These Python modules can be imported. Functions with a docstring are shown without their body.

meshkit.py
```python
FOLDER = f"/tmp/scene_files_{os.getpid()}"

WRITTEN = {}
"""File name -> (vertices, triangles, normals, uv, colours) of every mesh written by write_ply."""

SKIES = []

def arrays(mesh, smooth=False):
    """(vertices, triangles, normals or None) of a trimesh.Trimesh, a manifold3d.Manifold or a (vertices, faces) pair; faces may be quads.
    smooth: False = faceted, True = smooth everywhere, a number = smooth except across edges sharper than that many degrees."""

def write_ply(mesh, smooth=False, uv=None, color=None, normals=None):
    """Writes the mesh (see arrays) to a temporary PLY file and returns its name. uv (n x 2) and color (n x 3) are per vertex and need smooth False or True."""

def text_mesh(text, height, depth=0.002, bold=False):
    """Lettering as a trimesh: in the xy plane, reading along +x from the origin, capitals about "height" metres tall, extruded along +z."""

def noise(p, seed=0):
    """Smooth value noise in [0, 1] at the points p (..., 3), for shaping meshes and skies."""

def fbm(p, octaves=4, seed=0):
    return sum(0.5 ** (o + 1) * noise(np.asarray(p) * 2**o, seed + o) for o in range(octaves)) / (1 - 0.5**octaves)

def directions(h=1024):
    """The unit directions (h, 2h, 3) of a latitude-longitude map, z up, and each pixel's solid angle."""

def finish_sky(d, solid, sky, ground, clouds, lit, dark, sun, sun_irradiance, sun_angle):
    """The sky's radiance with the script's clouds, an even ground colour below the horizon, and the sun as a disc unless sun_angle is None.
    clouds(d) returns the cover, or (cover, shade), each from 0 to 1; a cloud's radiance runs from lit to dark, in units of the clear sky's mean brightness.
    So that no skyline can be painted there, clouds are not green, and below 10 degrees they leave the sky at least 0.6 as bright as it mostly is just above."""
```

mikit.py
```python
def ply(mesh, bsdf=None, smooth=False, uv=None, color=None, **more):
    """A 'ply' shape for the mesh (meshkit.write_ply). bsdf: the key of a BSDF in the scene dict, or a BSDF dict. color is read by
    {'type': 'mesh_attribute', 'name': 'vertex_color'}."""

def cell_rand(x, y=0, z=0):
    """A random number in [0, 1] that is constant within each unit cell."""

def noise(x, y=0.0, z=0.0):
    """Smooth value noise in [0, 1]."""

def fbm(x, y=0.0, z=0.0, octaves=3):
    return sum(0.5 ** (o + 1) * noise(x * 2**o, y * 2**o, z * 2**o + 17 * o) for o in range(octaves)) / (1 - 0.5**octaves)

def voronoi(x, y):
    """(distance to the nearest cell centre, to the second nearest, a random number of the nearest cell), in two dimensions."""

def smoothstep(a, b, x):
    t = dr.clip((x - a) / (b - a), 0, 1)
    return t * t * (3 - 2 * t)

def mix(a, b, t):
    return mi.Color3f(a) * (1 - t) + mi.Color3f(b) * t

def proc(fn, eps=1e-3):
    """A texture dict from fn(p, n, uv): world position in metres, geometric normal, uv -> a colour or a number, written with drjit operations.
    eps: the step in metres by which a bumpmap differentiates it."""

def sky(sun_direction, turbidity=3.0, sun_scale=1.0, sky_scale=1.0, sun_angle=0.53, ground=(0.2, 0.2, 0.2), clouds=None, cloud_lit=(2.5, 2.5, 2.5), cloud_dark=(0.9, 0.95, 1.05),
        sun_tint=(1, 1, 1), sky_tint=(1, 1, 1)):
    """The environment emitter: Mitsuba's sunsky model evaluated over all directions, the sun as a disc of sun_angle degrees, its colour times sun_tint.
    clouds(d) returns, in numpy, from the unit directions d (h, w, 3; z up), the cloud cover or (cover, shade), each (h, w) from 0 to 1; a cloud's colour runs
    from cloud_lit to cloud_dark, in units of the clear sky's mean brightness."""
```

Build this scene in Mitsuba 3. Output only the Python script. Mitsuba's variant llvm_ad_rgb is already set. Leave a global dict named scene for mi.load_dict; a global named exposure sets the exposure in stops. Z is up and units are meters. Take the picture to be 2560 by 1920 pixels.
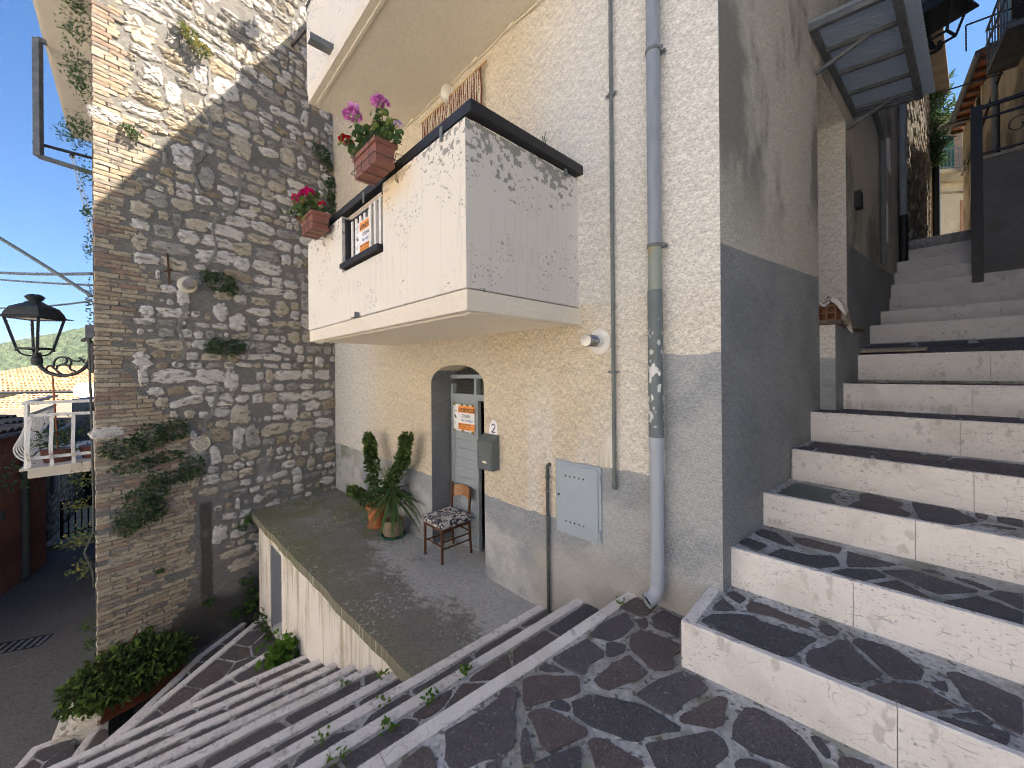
import math, random
import numpy as np
import trimesh
import drjit as dr
import mitsuba as mi
import mikit, meshkit
import manifold3d as m3
from shapely.geometry import Polygon, LineString, Point, MultiPoint, box as sbox
from shapely.ops import unary_union, voronoi_diagram
from shapely import affinity

# ---------------------------------------------------------------- camera, sky, exposure
T4 = mi.ScalarTransform4f
ROLL = math.radians(0.5)
exposure = 3.8
scene = {"type": "scene"}
labels = {}
scene["camera"] = {
    "type": "perspective", "fov": 106.15, "fov_axis": "x", "near_clip": 0.05, "far_clip": 6000.0,
    "principal_point_offset_x": 0.0, "principal_point_offset_y": 0.0154,
    "to_world": T4().look_at(origin=[0, 0, 1.73], target=[0, 1, 1.73], up=[math.sin(ROLL), 0, math.cos(ROLL)]),
}
SUN = (0.95, 0.10, 1.246)
scene["sky"] = mikit.sky(SUN, turbidity=2.6, sun_scale=1.0, sky_scale=0.40, sky_tint=(0.50, 0.80, 1.08), sun_tint=(0.94, 0.99, 1.08), ground=(0.25, 0.22, 0.18))

# ---------------------------------------------------------------- helpers
rng = np.random.default_rng(7)
random.seed(7)
A = lambda *v: np.array(v, float)
UP = A(0, 0, 1)

def unit(v):
    v = np.asarray(v, float)
    return v / np.linalg.norm(v)

def newkey(name):
    if name not in scene:
        return name
    i = 1
    while f"{name}_{i:03d}" in scene:
        i += 1
    return f"{name}_{i:03d}"

USED = set()
def thing(name, label, cat, group=None):
    key, i = name, 0
    while key in USED:
        i += 1
        key = f"{name}_{i:03d}"
    USED.add(key)
    labels[key] = {"label": label, "category": cat}
    if group:
        labels[key]["group"] = group
    return key

def structure(name, label=None):
    USED.add(name)
    labels[name] = {"kind": "structure"}
    if label:
        labels[name]["label"] = label
    return name

def part(parent, name, mesh, bsdf, smooth=False, label=None, kind=None, **kw):
    key = newkey(f"{parent}__{name}")
    scene[key] = mikit.ply(mesh, bsdf, smooth, **kw)
    if label or kind:
        labels[key] = {}
        if label:
            labels[key]["label"] = label
        if kind:
            labels[key]["kind"] = kind
    return key

def solo(key, mesh, bsdf, smooth=False):
    scene[key] = mikit.ply(mesh, bsdf, smooth)
    return key

class MB:
    def __init__(self):
        self.v, self.f, self.n = [], [], 0
    def add(self, v, f):
        v, f = np.asarray(v, float).reshape(-1, 3), np.asarray(f, int)
        if f.shape[1] == 4:
            f = np.vstack([f[:, [0, 1, 2]], f[:, [0, 2, 3]]])
        self.v.append(v); self.f.append(f + self.n); self.n += len(v)
        return self
    def mesh(self, m):
        return self.add(m.vertices, m.faces)
    def out(self):
        return trimesh.Trimesh(np.vstack(self.v), np.vstack(self.f), process=False)
    # a box from an origin and three edge vectors
    def obox(self, o, a, b, c):
        o, a, b, c = map(lambda q: np.asarray(q, float), (o, a, b, c))
        v = [o, o + a, o + a + b, o + b, o + c, o + a + c, o + a + b + c, o + b + c]
        f = np.array([[0, 3, 2, 1], [4, 5, 6, 7], [0, 1, 5, 4], [1, 2, 6, 5], [2, 3, 7, 6], [3, 0, 4, 7]])
        if np.dot(np.cross(a, b), c) < 0:
            f = f[:, ::-1]
        return self.add(v, f)
    def bar(self, p, q, w, h=None, up=UP):
        p, q = np.asarray(p, float), np.asarray(q, float)
        h = h or w
        d = q - p
        x = np.cross(d, up)
        if np.linalg.norm(x) < 1e-6:
            x = np.cross(d, A(1, 0.3, 0))
        x = unit(x); y = unit(np.cross(x, d))
        return self.obox(p - x * w / 2 - y * h / 2, x * w, y * h, d)
    def tube(self, pts, r, n=8, caps=True):
        pts = np.asarray(pts, float)
        k = len(pts)
        r = np.broadcast_to(np.asarray(r, float), (k,))
        tang = np.gradient(pts, axis=0) if k > 2 else np.repeat([pts[1] - pts[0]], 2, 0)
        tang /= np.maximum(np.linalg.norm(tang, axis=1, keepdims=True), 1e-9)
        ref = UP if abs(tang[0][2]) < 0.9 else A(1, 0, 0)
        x = unit(np.cross(tang[0], ref))
        rings = []
        a = np.arange(n) / n * 2 * np.pi
        for i in range(k):
            x = unit(x - tang[i] * np.dot(x, tang[i]))
            y = np.cross(tang[i], x)
            rings.append(pts[i] + r[i] * (np.cos(a)[:, None] * x + np.sin(a)[:, None] * y))
        v = np.vstack(rings + [pts[:1], pts[-1:]])
        f = []
        for i in range(k - 1):
            for j in range(n):
                j2 = (j + 1) % n
                f.append([i * n + j, i * n + j2, (i + 1) * n + j2, (i + 1) * n + j])
        f = np.array(f)
        tri = np.vstack([f[:, [0, 1, 2]], f[:, [0, 2, 3]]])
        if caps:
            b, t = k * n, k * n + 1
            tri = np.vstack([tri, [[b, (j + 1) % n, j] for j in range(n)], [[t, (k - 1) * n + j, (k - 1) * n + (j + 1) % n] for j in range(n)]])
        return self.add(v, tri)
    def lathe(self, o, prof, n=24, axis=UP, xdir=None):
        """prof: (radius, height) along the axis."""
        axis = unit(axis)
        x = unit(np.cross(axis, A(0.3, 1, 0.2))) if xdir is None else unit(xdir)
        y = np.cross(axis, x)
        a = np.arange(n) / n * 2 * np.pi
        v = np.vstack([np.asarray(o, float) + h * axis + r * (np.cos(a)[:, None] * x + np.sin(a)[:, None] * y) for r, h in prof])
        f = []
        for i in range(len(prof) - 1):
            for j in range(n):
                j2 = (j + 1) % n
                f.append([i * n + j, i * n + j2, (i + 1) * n + j2, (i + 1) * n + j])
        return self.add(v, f)

def frame_map(o, a, b, c):
    o, a, b, c = (np.asarray(q, float) for q in (o, a, b, c))
    return lambda p: o + p[:, :1] * a + p[:, 1:2] * b + p[:, 2:3] * c

def extrude(poly, depth):
    gs = getattr(poly, "geoms", [poly])
    ms = [trimesh.creation.extrude_polygon(g, depth, engine="earcut") for g in gs if g.area > 1e-7]
    return trimesh.util.concatenate(ms) if len(ms) > 1 else ms[0]

def ext(poly, o, a, b, c, depth):
    """shapely polygon in (a, b) extruded by depth along c."""
    m = extrude(poly, depth)
    v = frame_map(o, a, b, c)(np.asarray(m.vertices))
    f = np.asarray(m.faces)
    if np.dot(np.cross(a, b), c) < 0:
        f = f[:, ::-1]
    return trimesh.Trimesh(v, f, process=False)

def prism(pts, z0, z1):
    m = extrude(Polygon(pts) if not hasattr(pts, "area") else pts, z1 - z0)
    v = np.asarray(m.vertices) + [0, 0, z0]
    return trimesh.Trimesh(v, m.faces, process=False)

def to_man(m):
    m = trimesh.Trimesh(m.vertices, m.faces, process=True)
    return m3.Manifold(m3.Mesh(np.asarray(m.vertices, np.float32), np.asarray(m.faces, np.uint32)))

def from_man(m):
    q = m.to_mesh()
    return trimesh.Trimesh(q.vert_properties[:, :3], q.tri_verts, process=False)

def grid(fn, us, vs):
    """fn(U, V) -> (..., 3) points; a sheet of quads."""
    U, V = np.meshgrid(us, vs, indexing="ij")
    p = fn(U, V).reshape(-1, 3)
    nu, nv = len(us), len(vs)
    i = np.arange(nu * nv).reshape(nu, nv)
    f = np.stack([i[:-1, :-1], i[1:, :-1], i[1:, 1:], i[:-1, 1:]], -1).reshape(-1, 4)
    return trimesh.Trimesh(p, np.vstack([f[:, [0, 1, 2]], f[:, [0, 2, 3]]]), process=False)

def bez(pts, n=24):
    """Catmull-Rom through the points."""
    p = np.asarray(pts, float)
    p = np.vstack([2 * p[0] - p[1], p, 2 * p[-1] - p[-2]])
    out = []
    k = len(p) - 3
    for i in range(k):
        t = np.linspace(0, 1, max(2, n // k + 1))[:, None]
        t = t[:-1] if i < k - 1 else t
        a, b, c, d = p[i:i + 4]
        out.append(0.5 * (2 * b + (c - a) * t + (2 * a - 5 * b + 4 * c - d) * t**2 + (3 * b - a - 3 * c + d) * t**3))
    return np.vstack(out)

def sag(p, q, drop, n=14):
    t = np.linspace(0, 1, n)[:, None]
    return np.asarray(p) * (1 - t) + np.asarray(q) * t - UP * drop * 4 * t * (1 - t)

def leaves(pos, dirs, L, W, r, fold=0.25, curl=0.2, spread=0.5):
    """many small pointed leaves, each six triangles with a folded midrib."""
    n = len(pos)
    d = dirs / np.maximum(np.linalg.norm(dirs, axis=1, keepdims=True), 1e-9)
    d = d + r.normal(0, spread, (n, 3)); d /= np.linalg.norm(d, axis=1, keepdims=True)
    ref = r.normal(0, 1, (n, 3)); ref[:, 2] += 0.8
    s = np.cross(d, ref); s /= np.maximum(np.linalg.norm(s, axis=1, keepdims=True), 1e-9)
    u = np.cross(s, d)
    L = (np.broadcast_to(L, (n,)) * r.uniform(0.7, 1.25, n))[:, None]
    W = (np.broadcast_to(W, (n,)) * r.uniform(0.8, 1.2, n))[:, None]
    c = r.normal(curl, 0.15, (n, 1))
    p0 = pos
    m1 = pos + d * L * 0.38; m2 = pos + d * L * 0.72 - u * L * c * 0.3
    tip = pos + d * L - u * L * c
    a1 = m1 + s * W * 0.5 + u * W * fold; b1 = m1 - s * W * 0.5 + u * W * fold
    a2 = m2 + s * W * 0.36 + u * W * fold * .7; b2 = m2 - s * W * 0.36 + u * W * fold * .7
    v = np.stack([p0, a1, m1, b1, a2, m2, b2, tip], 1).reshape(-1, 3)
    t = np.array([[0, 1, 2], [0, 2, 3], [1, 4, 5], [1, 5, 2], [2, 5, 6], [2, 6, 3], [4, 7, 5], [5, 7, 6]])
    f = (np.arange(n)[:, None, None] * 8 + t).reshape(-1, 3)
    return trimesh.Trimesh(v, f, process=False)

def ragged(poly, step, amp, r, seed):
    """the polygon with its outline cut finely and pushed about by noise."""
    ring = np.asarray(poly.exterior.coords)[:-1]
    L = poly.exterior.length
    n = max(8, int(L / step))
    pts = np.array([poly.exterior.interpolate(i / n, normalized=True).coords[0] for i in range(n)])
    q = np.c_[pts / (step * 2.2), np.full(n, seed * 7.31)]
    pts = pts + amp * 2 * np.c_[meshkit.noise(q, 3) - .5, meshkit.noise(q + 40, 4) - .5]
    g = Polygon(pts).buffer(0)
    if g.geom_type != "Polygon":
        g = max(g.geoms, key=lambda h: h.area)
    return g

# ---------------------------------------------------------------- the frames of the place, in metres
P0 = A(0.1, 3.735, 0)                                   # the house front: s to the left along T1, bending slightly at P0
T1 = unit(A(-.6897, .7241, 0)); N1 = A(-T1[1], T1[0], 0)
S0 = A(1.387, 2.55, 0)                                  # its corner with the alley
T2 = unit(P0 - S0); N2 = A(-T2[1], T2[0], 0)
SD = unit(A(.773, .635, 0)); SN = A(SD[1], -SD[0], 0)   # the alley side
Q0 = A(-3.42, 7.43, 0)                                  # the stone wall: s towards the street along W
W = unit(A(-.55, -.84, 0)); WN = A(-W[1], W[0], 0)
KC = Q0 + W * 3.19                                      # its brick corner
LD = unit(A(-.70, .714, 0)); LN = A(-LD[1], LD[0], 0)   # the street side of the stone house
def FP(s, z, d=0):
    T, N = (T1, N1) if s >= 0 else (T2, N2)
    return P0 + T * s + N * d + UP * z
def BP(s, z, d):
    return P0 + T1 * s + N1 * d + UP * z
def SP(s, z, d=0):
    return S0 + SD * s + SN * d + UP * z
def WP(s, z, d=0):
    return Q0 + W * s + WN * d + UP * z
def LP(s, z, d=0):
    return KC + LD * s + LN * d + UP * z

# ---------------------------------------------------------------- materials
def rgb(*c):
    return {"type": "rgb", "value": list(map(float, c))}
def mat(name, color, rough=0.85, bump=None, spec=0.3, metallic=0.0, eps=0.002, two=True, **kw):
    c = rgb(*color) if isinstance(color, (tuple, list)) else mikit.proc(color)
    b = {"type": "principled", "base_color": c, "roughness": rough, "specular": spec, "metallic": metallic, **kw}
    if bump:
        b = {"type": "bumpmap", "height": mikit.proc(bump, eps), "scale": 1.0, "bsdf": b}
    scene[name] = {"type": "twosided", "bsdf": b} if two else b
    return name
noise, fbm, sst, mix = mikit.noise, mikit.fbm, mikit.smoothstep, mikit.mix
C3 = mi.Color3f

def rough_bump(size, h):
    k = 1 / size
    return lambda p, n, uv: h * (noise(p.x * k, p.y * k, p.z * k) + 0.5 * noise(p.x * 2.1 * k + 9, p.y * 2.1 * k, p.z * 2.1 * k))

def plaster_color(p, n, uv):
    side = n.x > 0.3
    s = (p.x - P0[0]) * T1[0] + (p.y - P0[1]) * T1[1]
    a = (p.x - S0[0]) * SD[0] + (p.y - S0[1]) * SD[1]
    big = fbm(p.x * 1.3, p.y * 1.3, p.z * 0.9, 3)
    streak = noise(p.x * 7 + p.y * 7, p.x * 3 - p.y * 3, p.z * 0.55)
    fine = noise(p.x * 95, p.y * 95, p.z * 95)
    mid = noise(p.x * 40, p.y * 40, p.z * 40)
    w = s + (big - .5) * .5
    # weathered pale where the rain runs, buff where the balconies keep it dry
    pale = dr.maximum(sst(2.7, 4.1, w), sst(.45, 1.0, -w) * .85)
    pale = dr.maximum(pale, sst(.56, .72, streak) * sst(.1, .5, -s) * .6)
    pale = dr.select(p.z > 2.3, sst(-.1, .9, -w + .15), pale)
    drip = sst(.02, .10, -s) * (1 - sst(.30, .42, -s)) * sst(.2, .9, 2.1 - p.z)
    pale = dr.maximum(pale, drip * (.35 + .5 * streak))
    c = mix(mix(C3(.62, .545, .42), C3(.55, .475, .365), big), C3(.64, .615, .565), pale)
    ochre = sst(.45, .75, big) * sst(1.1, 2.1, p.z) * (1 - sst(2.1, 2.2, p.z)) * (1 - pale)
    c = mix(c, C3(.63, .52, .33), ochre * .6)
    rust = sst(.55, .75, streak) * sst(.1, .3, -s) * (1 - sst(.5, .7, -s)) * (1 - sst(1.5, 2, p.z))
    c = mix(c, C3(.50, .34, .19), rust * .45)
    c = c * (.66 + .62 * fine) * (.84 + .30 * mid)
    # painted grey dado, stepping up towards the stairs
    jag = (noise(s * 14, p.z * 14) - .5) * .02
    top = dr.select(s > -.39, .41, dr.select(s > -1.37, .95, 1.848))
    da = 2.58 + .05 * a + .6 * sst(2.9, 3.6, a)
    top = dr.select(side, da, top) + jag
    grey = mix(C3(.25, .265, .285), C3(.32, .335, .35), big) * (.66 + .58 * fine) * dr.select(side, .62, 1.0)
    worn = sst(.42, .66, fbm(p.x * 2.4 + 5, p.y * 2.4, p.z * 2.4, 4) + .28 * sst(3.0, 4.4, s) + .10 * sst(.2, .5, -s))
    grey = mix(grey, C3(.55, .55, .53) * (.75 + .3 * fine), worn * dr.select(side, .08, dr.select(s < -.3, .42, .75)))
    green = sst(3.4, 4.9, s) * sst(.48, .62, fbm(p.x * 3, p.y * 3 + 7, p.z * 3, 3))
    grey = mix(grey, C3(.17, .20, .14), green * .75)
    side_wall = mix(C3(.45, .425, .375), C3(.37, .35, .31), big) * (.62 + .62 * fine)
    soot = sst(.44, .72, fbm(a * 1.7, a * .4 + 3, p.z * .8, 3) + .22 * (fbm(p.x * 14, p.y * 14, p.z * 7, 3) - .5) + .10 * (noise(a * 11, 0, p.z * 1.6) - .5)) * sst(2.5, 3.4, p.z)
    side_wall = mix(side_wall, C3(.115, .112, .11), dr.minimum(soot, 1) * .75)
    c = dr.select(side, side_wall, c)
    c = dr.select(p.z < top, grey, c)
    damp = sst(.30, .02, p.z + (big - .5) * .3) * sst(.0, .2, -s)
    return mix(c, C3(.42, .39, .33), dr.clip(damp, 0, 1) * .5)
mat("roughcast_paint", plaster_color, .95, rough_bump(.0095, .0055), spec=.15)

def concrete_paint(p, n, uv):
    s = (p.x - P0[0]) * T1[0] + (p.y - P0[1]) * T1[1]
    d = (p.x - P0[0]) * N1[0] + (p.y - P0[1]) * N1[1]
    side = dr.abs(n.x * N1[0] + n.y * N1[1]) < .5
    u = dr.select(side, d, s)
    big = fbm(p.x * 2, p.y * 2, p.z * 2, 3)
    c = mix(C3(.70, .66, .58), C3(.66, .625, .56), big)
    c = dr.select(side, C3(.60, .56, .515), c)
    lines = dr.abs(u / .117 - dr.round(u / .117)) * .117
    fadel = sst(.4, .55, noise(dr.round(u / .117) * 3.1, 1.5, p.z * 1.2))
    c = c * (1 - .16 * sst(.004, .001, lines) * fadel)
    streak = sst(.60, .8, noise(u * 55, dr.select(side, 3.0, 0.0), p.z * 5)) * sst(.48, .7, noise(u * 3, 5.0, p.z * 1.5))
    c = mix(c, C3(.40, .38, .33), streak * .2)
    pit = sst(.80, .86, noise(u * 62, dr.select(side, 9.0, 0.0), p.z * 62)) * sst(.56, .68, noise(u * 5 + 4, dr.select(side, 2.0, 7.0), p.z * 5))
    c = mix(c, C3(.20, .185, .17), pit * .85)
    top = dr.select(p.z > 4.5, 6.37, 3.37)
    peel = sst(.0, .10, fbm(u * 30, dr.select(side, 4.0, 1.0), p.z * 24, 3) - .50 + .45 * (fbm(u * 4, 1.0, p.z * 1.5, 2) - .5) + dr.select(side, .085, -.06) - (top - p.z) * .9)
    c = mix(c, C3(.24, .235, .22), peel * .9)
    ochre = sst(.25, .05, dr.abs(s - 1.05)) * 0 + sst(.6, .3, dr.abs(s - .45)) * sst(.35, .1, top - p.z) * sst(.3, .7, big)
    return mix(c, C3(.66, .46, .22), ochre * .6)
def concrete_bump(p, n, uv):
    s = (p.x - P0[0]) * T1[0] + (p.y - P0[1]) * T1[1]
    d = (p.x - P0[0]) * N1[0] + (p.y - P0[1]) * N1[1]
    u = dr.select(dr.abs(n.x * N1[0] + n.y * N1[1]) < .5, d, s)
    lines = dr.abs(u / .117 - dr.round(u / .117)) * .117
    return .0015 * sst(.006, .0, lines) + .0012 * noise(u * 60, 1., p.z * 60) + .002 * noise(u * 9, 2., p.z * 3)
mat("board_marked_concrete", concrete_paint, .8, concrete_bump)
mat("soffit_paint", lambda p, n, uv: mix(C3(.64, .585, .485), C3(.71, .65, .55), fbm(p.x * 2.5, p.y * 2.5, p.z, 3)) * (.94 + .1 * noise(p.x * 50, p.y * 50, p.z * 50)), .85)

def terrace_color(p, n, uv):
    s = (p.x - P0[0]) * T1[0] + (p.y - P0[1]) * T1[1]
    d = (p.x - P0[0]) * N1[0] + (p.y - P0[1]) * N1[1]
    big = fbm(p.x * 2.2, p.y * 2.2, 0, 4)
    fine = noise(p.x * 70, p.y * 70, 0)
    scr = fbm(s * 6 + d * 2, d * 22 - s * 8, 3, 3)
    c = mix(C3(.155, .15, .13), C3(.235, .225, .20), big)
    light = sst(.02, .34, (big - .5) * .9 + (scr - .5) * .25 + .30 * (fbm(p.x * 28, p.y * 28, 5, 3) - .5) + .72 - d * .72 - dr.maximum(s - 1.6, 0) * .5)
    c = mix(c, C3(.40, .40, .385), light * .9)
    moss = sst(.40, .62, fbm(p.x * 3 + 2, p.y * 3, 1, 3)) * sst(1.7, 3.4, s + d * .3)
    c = mix(c, C3(.15, .16, .075), moss * .65)
    edge = sst(.95, 1.2, d + (big - .5) * .3)
    c = mix(c, C3(.17, .16, .09), edge * .5)
    spot = sst(.62, .75, fbm(p.x * 45, p.y * 45, 2, 2)) * sst(.5, .66, fbm(p.x * 3.3, p.y * 3.3, 8, 3))
    c = mix(c, C3(.45, .45, .43), spot * .5)
    return c * (.78 + .36 * fine)
mat("terrace_concrete", terrace_color, .9, rough_bump(.02, .0025))
def retaining_color(p, n, uv):
    h = p.x * -.7145 + p.y * .6996
    st = noise(h * 16, 0, p.z * .9)
    st2 = noise(h * 45, 4, p.z * 2.2)
    big = fbm(p.x * 2.4, p.y * 2.4, p.z * 1.6, 3)
    drop = dr.maximum(-.55 - p.z, 0)
    stain = sst(.44, .95, (fbm(h * 9, 2, p.z * .8, 3) * .75 + st2 * .3 + big * .35) - drop * .22)
    c = mix(C3(.74, .70, .64), C3(.66, .62, .56), big)
    c = mix(c, C3(.30, .27, .17), dr.clip(stain, 0, 1) * .8)
    grime = sst(.60, .75, noise(p.x * 34, p.y * 34, p.z * 14)) * sst(.45, .65, big)
    return mix(c, C3(.36, .34, .29), grime * .45)
mat("limewashed_wall", retaining_color, .9, rough_bump(.03, .003))
mat("grey_reveal_paint", (.32, .335, .35), .8)

def marble_color(p, n, uv):
    q = noise(p.x * 9, p.y * 9, p.z * 9)
    v1 = dr.abs(noise(p.x * 13 + q * 2, p.y * 13, p.z * 26) - .5)
    v2 = dr.abs(noise(p.x * 42, p.y * 42 + q * 3, p.z * 70) - .5)
    pit = sst(.76, .84, noise(p.x * 62, p.y * 62, p.z * 120)) * sst(.45, .6, noise(p.x * 7 + 3, p.y * 7, p.z * 7))
    c = mix(C3(.66, .625, .59), C3(.72, .69, .655), fbm(p.x * 3, p.y * 3, p.z * 3, 3))
    c = mix(c, C3(.27, .26, .29), sst(.02, .002, v1) * .60 * sst(.35, .6, q))
    c = mix(c, C3(.36, .345, .36), sst(.03, .0, v2) * .38)
    c = mix(c, C3(.15, .14, .14), pit * .6)
    c = mix(c, C3(.42, .385, .33), sst(.50, .75, fbm(p.x * 5 + 3, p.y * 5, p.z * 3, 4)) * .35)
    return mix(c, C3(.30, .275, .24), sst(.60, .72, fbm(p.x * 22, p.y * 22, p.z * 9, 3)) * sst(.45, .6, noise(p.x * 2.5, p.y * 2.5, p.z * 5)) * .45)
mat("pink_marble", marble_color, .55, rough_bump(.012, .0009), spec=.45)
def porphyry(c1, c2, seed):
    def f(p, n, uv):
        g = noise(p.x * 160 + seed, p.y * 160, p.z * 90)
        m = fbm(p.x * 11 + seed, p.y * 19, p.z * 4, 3)
        c = mix(C3(*c1), C3(*c2), m) * (.66 + .62 * g)
        return mix(c, C3(.30, .29, .29), sst(.84, .92, noise(p.x * 85, p.y * 85 + seed, 3)) * .4)
    return f
PORPH = [mat("purple_porphyry", porphyry((.105, .094, .102), (.078, .070, .077), 0), .72, rough_bump(.016, .002)),
         mat("brown_porphyry", porphyry((.118, .100, .098), (.085, .072, .072), 5), .72, rough_bump(.016, .002)),
         mat("slate_porphyry", porphyry((.085, .082, .092), (.070, .066, .075), 11), .72, rough_bump(.016, .002))]
mat("green_slate", porphyry((.13, .145, .125), (.10, .115, .10), 2), .7, rough_bump(.03, .002))
def joint_color(p, n, uv):
    big = fbm(p.x * 4, p.y * 4, p.z * 4, 3)
    g = noise(p.x * 60, p.y * 60, p.z * 60)
    c = mix(C3(.41, .41, .40), C3(.27, .265, .245), sst(.38, .68, big)) * (.55 + .55 * g + .35 * noise(p.x * 150, p.y * 150, p.z * 150))
    c = mix(c, C3(.07, .068, .06), sst(.66, .80, noise(p.x * 48 + 7, p.y * 48, p.z * 48)) * .75)
    return mix(c, C3(.12, .13, .06), sst(.64, .74, fbm(p.x * 6 + 4, p.y * 6, 2, 3)) * .4)
mat("mortar_joint", joint_color, .95, rough_bump(.014, .007))

def old_mortar(p, n, uv):
    big = fbm(p.x * 1.5, p.y * 1.5, p.z * 1.5, 3)
    g = noise(p.x * 75, p.y * 75, p.z * 75)
    s = (p.x - Q0[0]) * W[0] + (p.y - Q0[1]) * W[1]
    c = mix(C3(.155, .15, .14), C3(.225, .217, .20), big) * (.62 + .7 * g)
    dark = sst(.09, .055, dr.abs(s - 2.07 + (big - .5) * .1)) * sst(-.12, -.2, p.z)
    dark = dr.maximum(dark, sst(-1.45, -1.7, p.z + (big - .5) * .5) * sst(2.6, 2.1, s + (big - .5)))
    c = mix(c, C3(.06, .055, .05), dark * .85)
    pale = sst(.58, .70, fbm(p.x * 2.2 + 8, p.y * 2.2, p.z * 1.6, 3)) * sst(1.2, .2, p.z)
    return mix(c, C3(.40, .385, .355), pale * .55)
mat("smeared_mortar", old_mortar, .95, rough_bump(.022, .005))
def stone_fn(c1, c2, seed):
    def f(p, n, uv):
        g = noise(p.x * 55 + seed, p.y * 55, p.z * 80)
        b = fbm(p.x * 9 + seed, p.y * 9, p.z * 14, 3)
        c = mix(C3(*c1), C3(*c2), sst(.25, .75, b)) * (.72 + .45 * g)
        return mix(c, C3(.15, .14, .125), sst(.56, .70, fbm(p.x * 15, p.y * 15 + seed, p.z * 24, 3)) * .75)
    return f
stone_bump = lambda p, n, uv: .022 * dr.abs(noise(p.x * 19, p.y * 19 + p.z * 9, p.z * 34) - .5) + .012 * noise(p.x * 60, p.y * 60, p.z * 80)
STONE = [mat("white_limestone", stone_fn((.74, .71, .66), (.62, .59, .54), 0), .9, stone_bump),
         mat("cream_limestone", stone_fn((.60, .54, .43), (.50, .445, .35), 3), .9, stone_bump),
         mat("grey_limestone", stone_fn((.46, .44, .40), (.34, .325, .295), 6), .9, stone_bump),
         mat("tan_limestone", stone_fn((.44, .37, .26), (.36, .30, .22), 9), .9, stone_bump)]
brick_bump = rough_bump(.014, .004)
BRICK = [mat("pale_brick", stone_fn((.48, .415, .31), (.39, .335, .25), 1), .9, brick_bump),
         mat("buff_brick", stone_fn((.41, .325, .235), (.33, .265, .19), 4), .9, brick_bump),
         mat("rose_brick", stone_fn((.35, .25, .19), (.27, .195, .15), 7), .9, brick_bump),
         mat("grey_brick", stone_fn((.30, .265, .22), (.225, .20, .17), 8), .9, brick_bump)]

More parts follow.
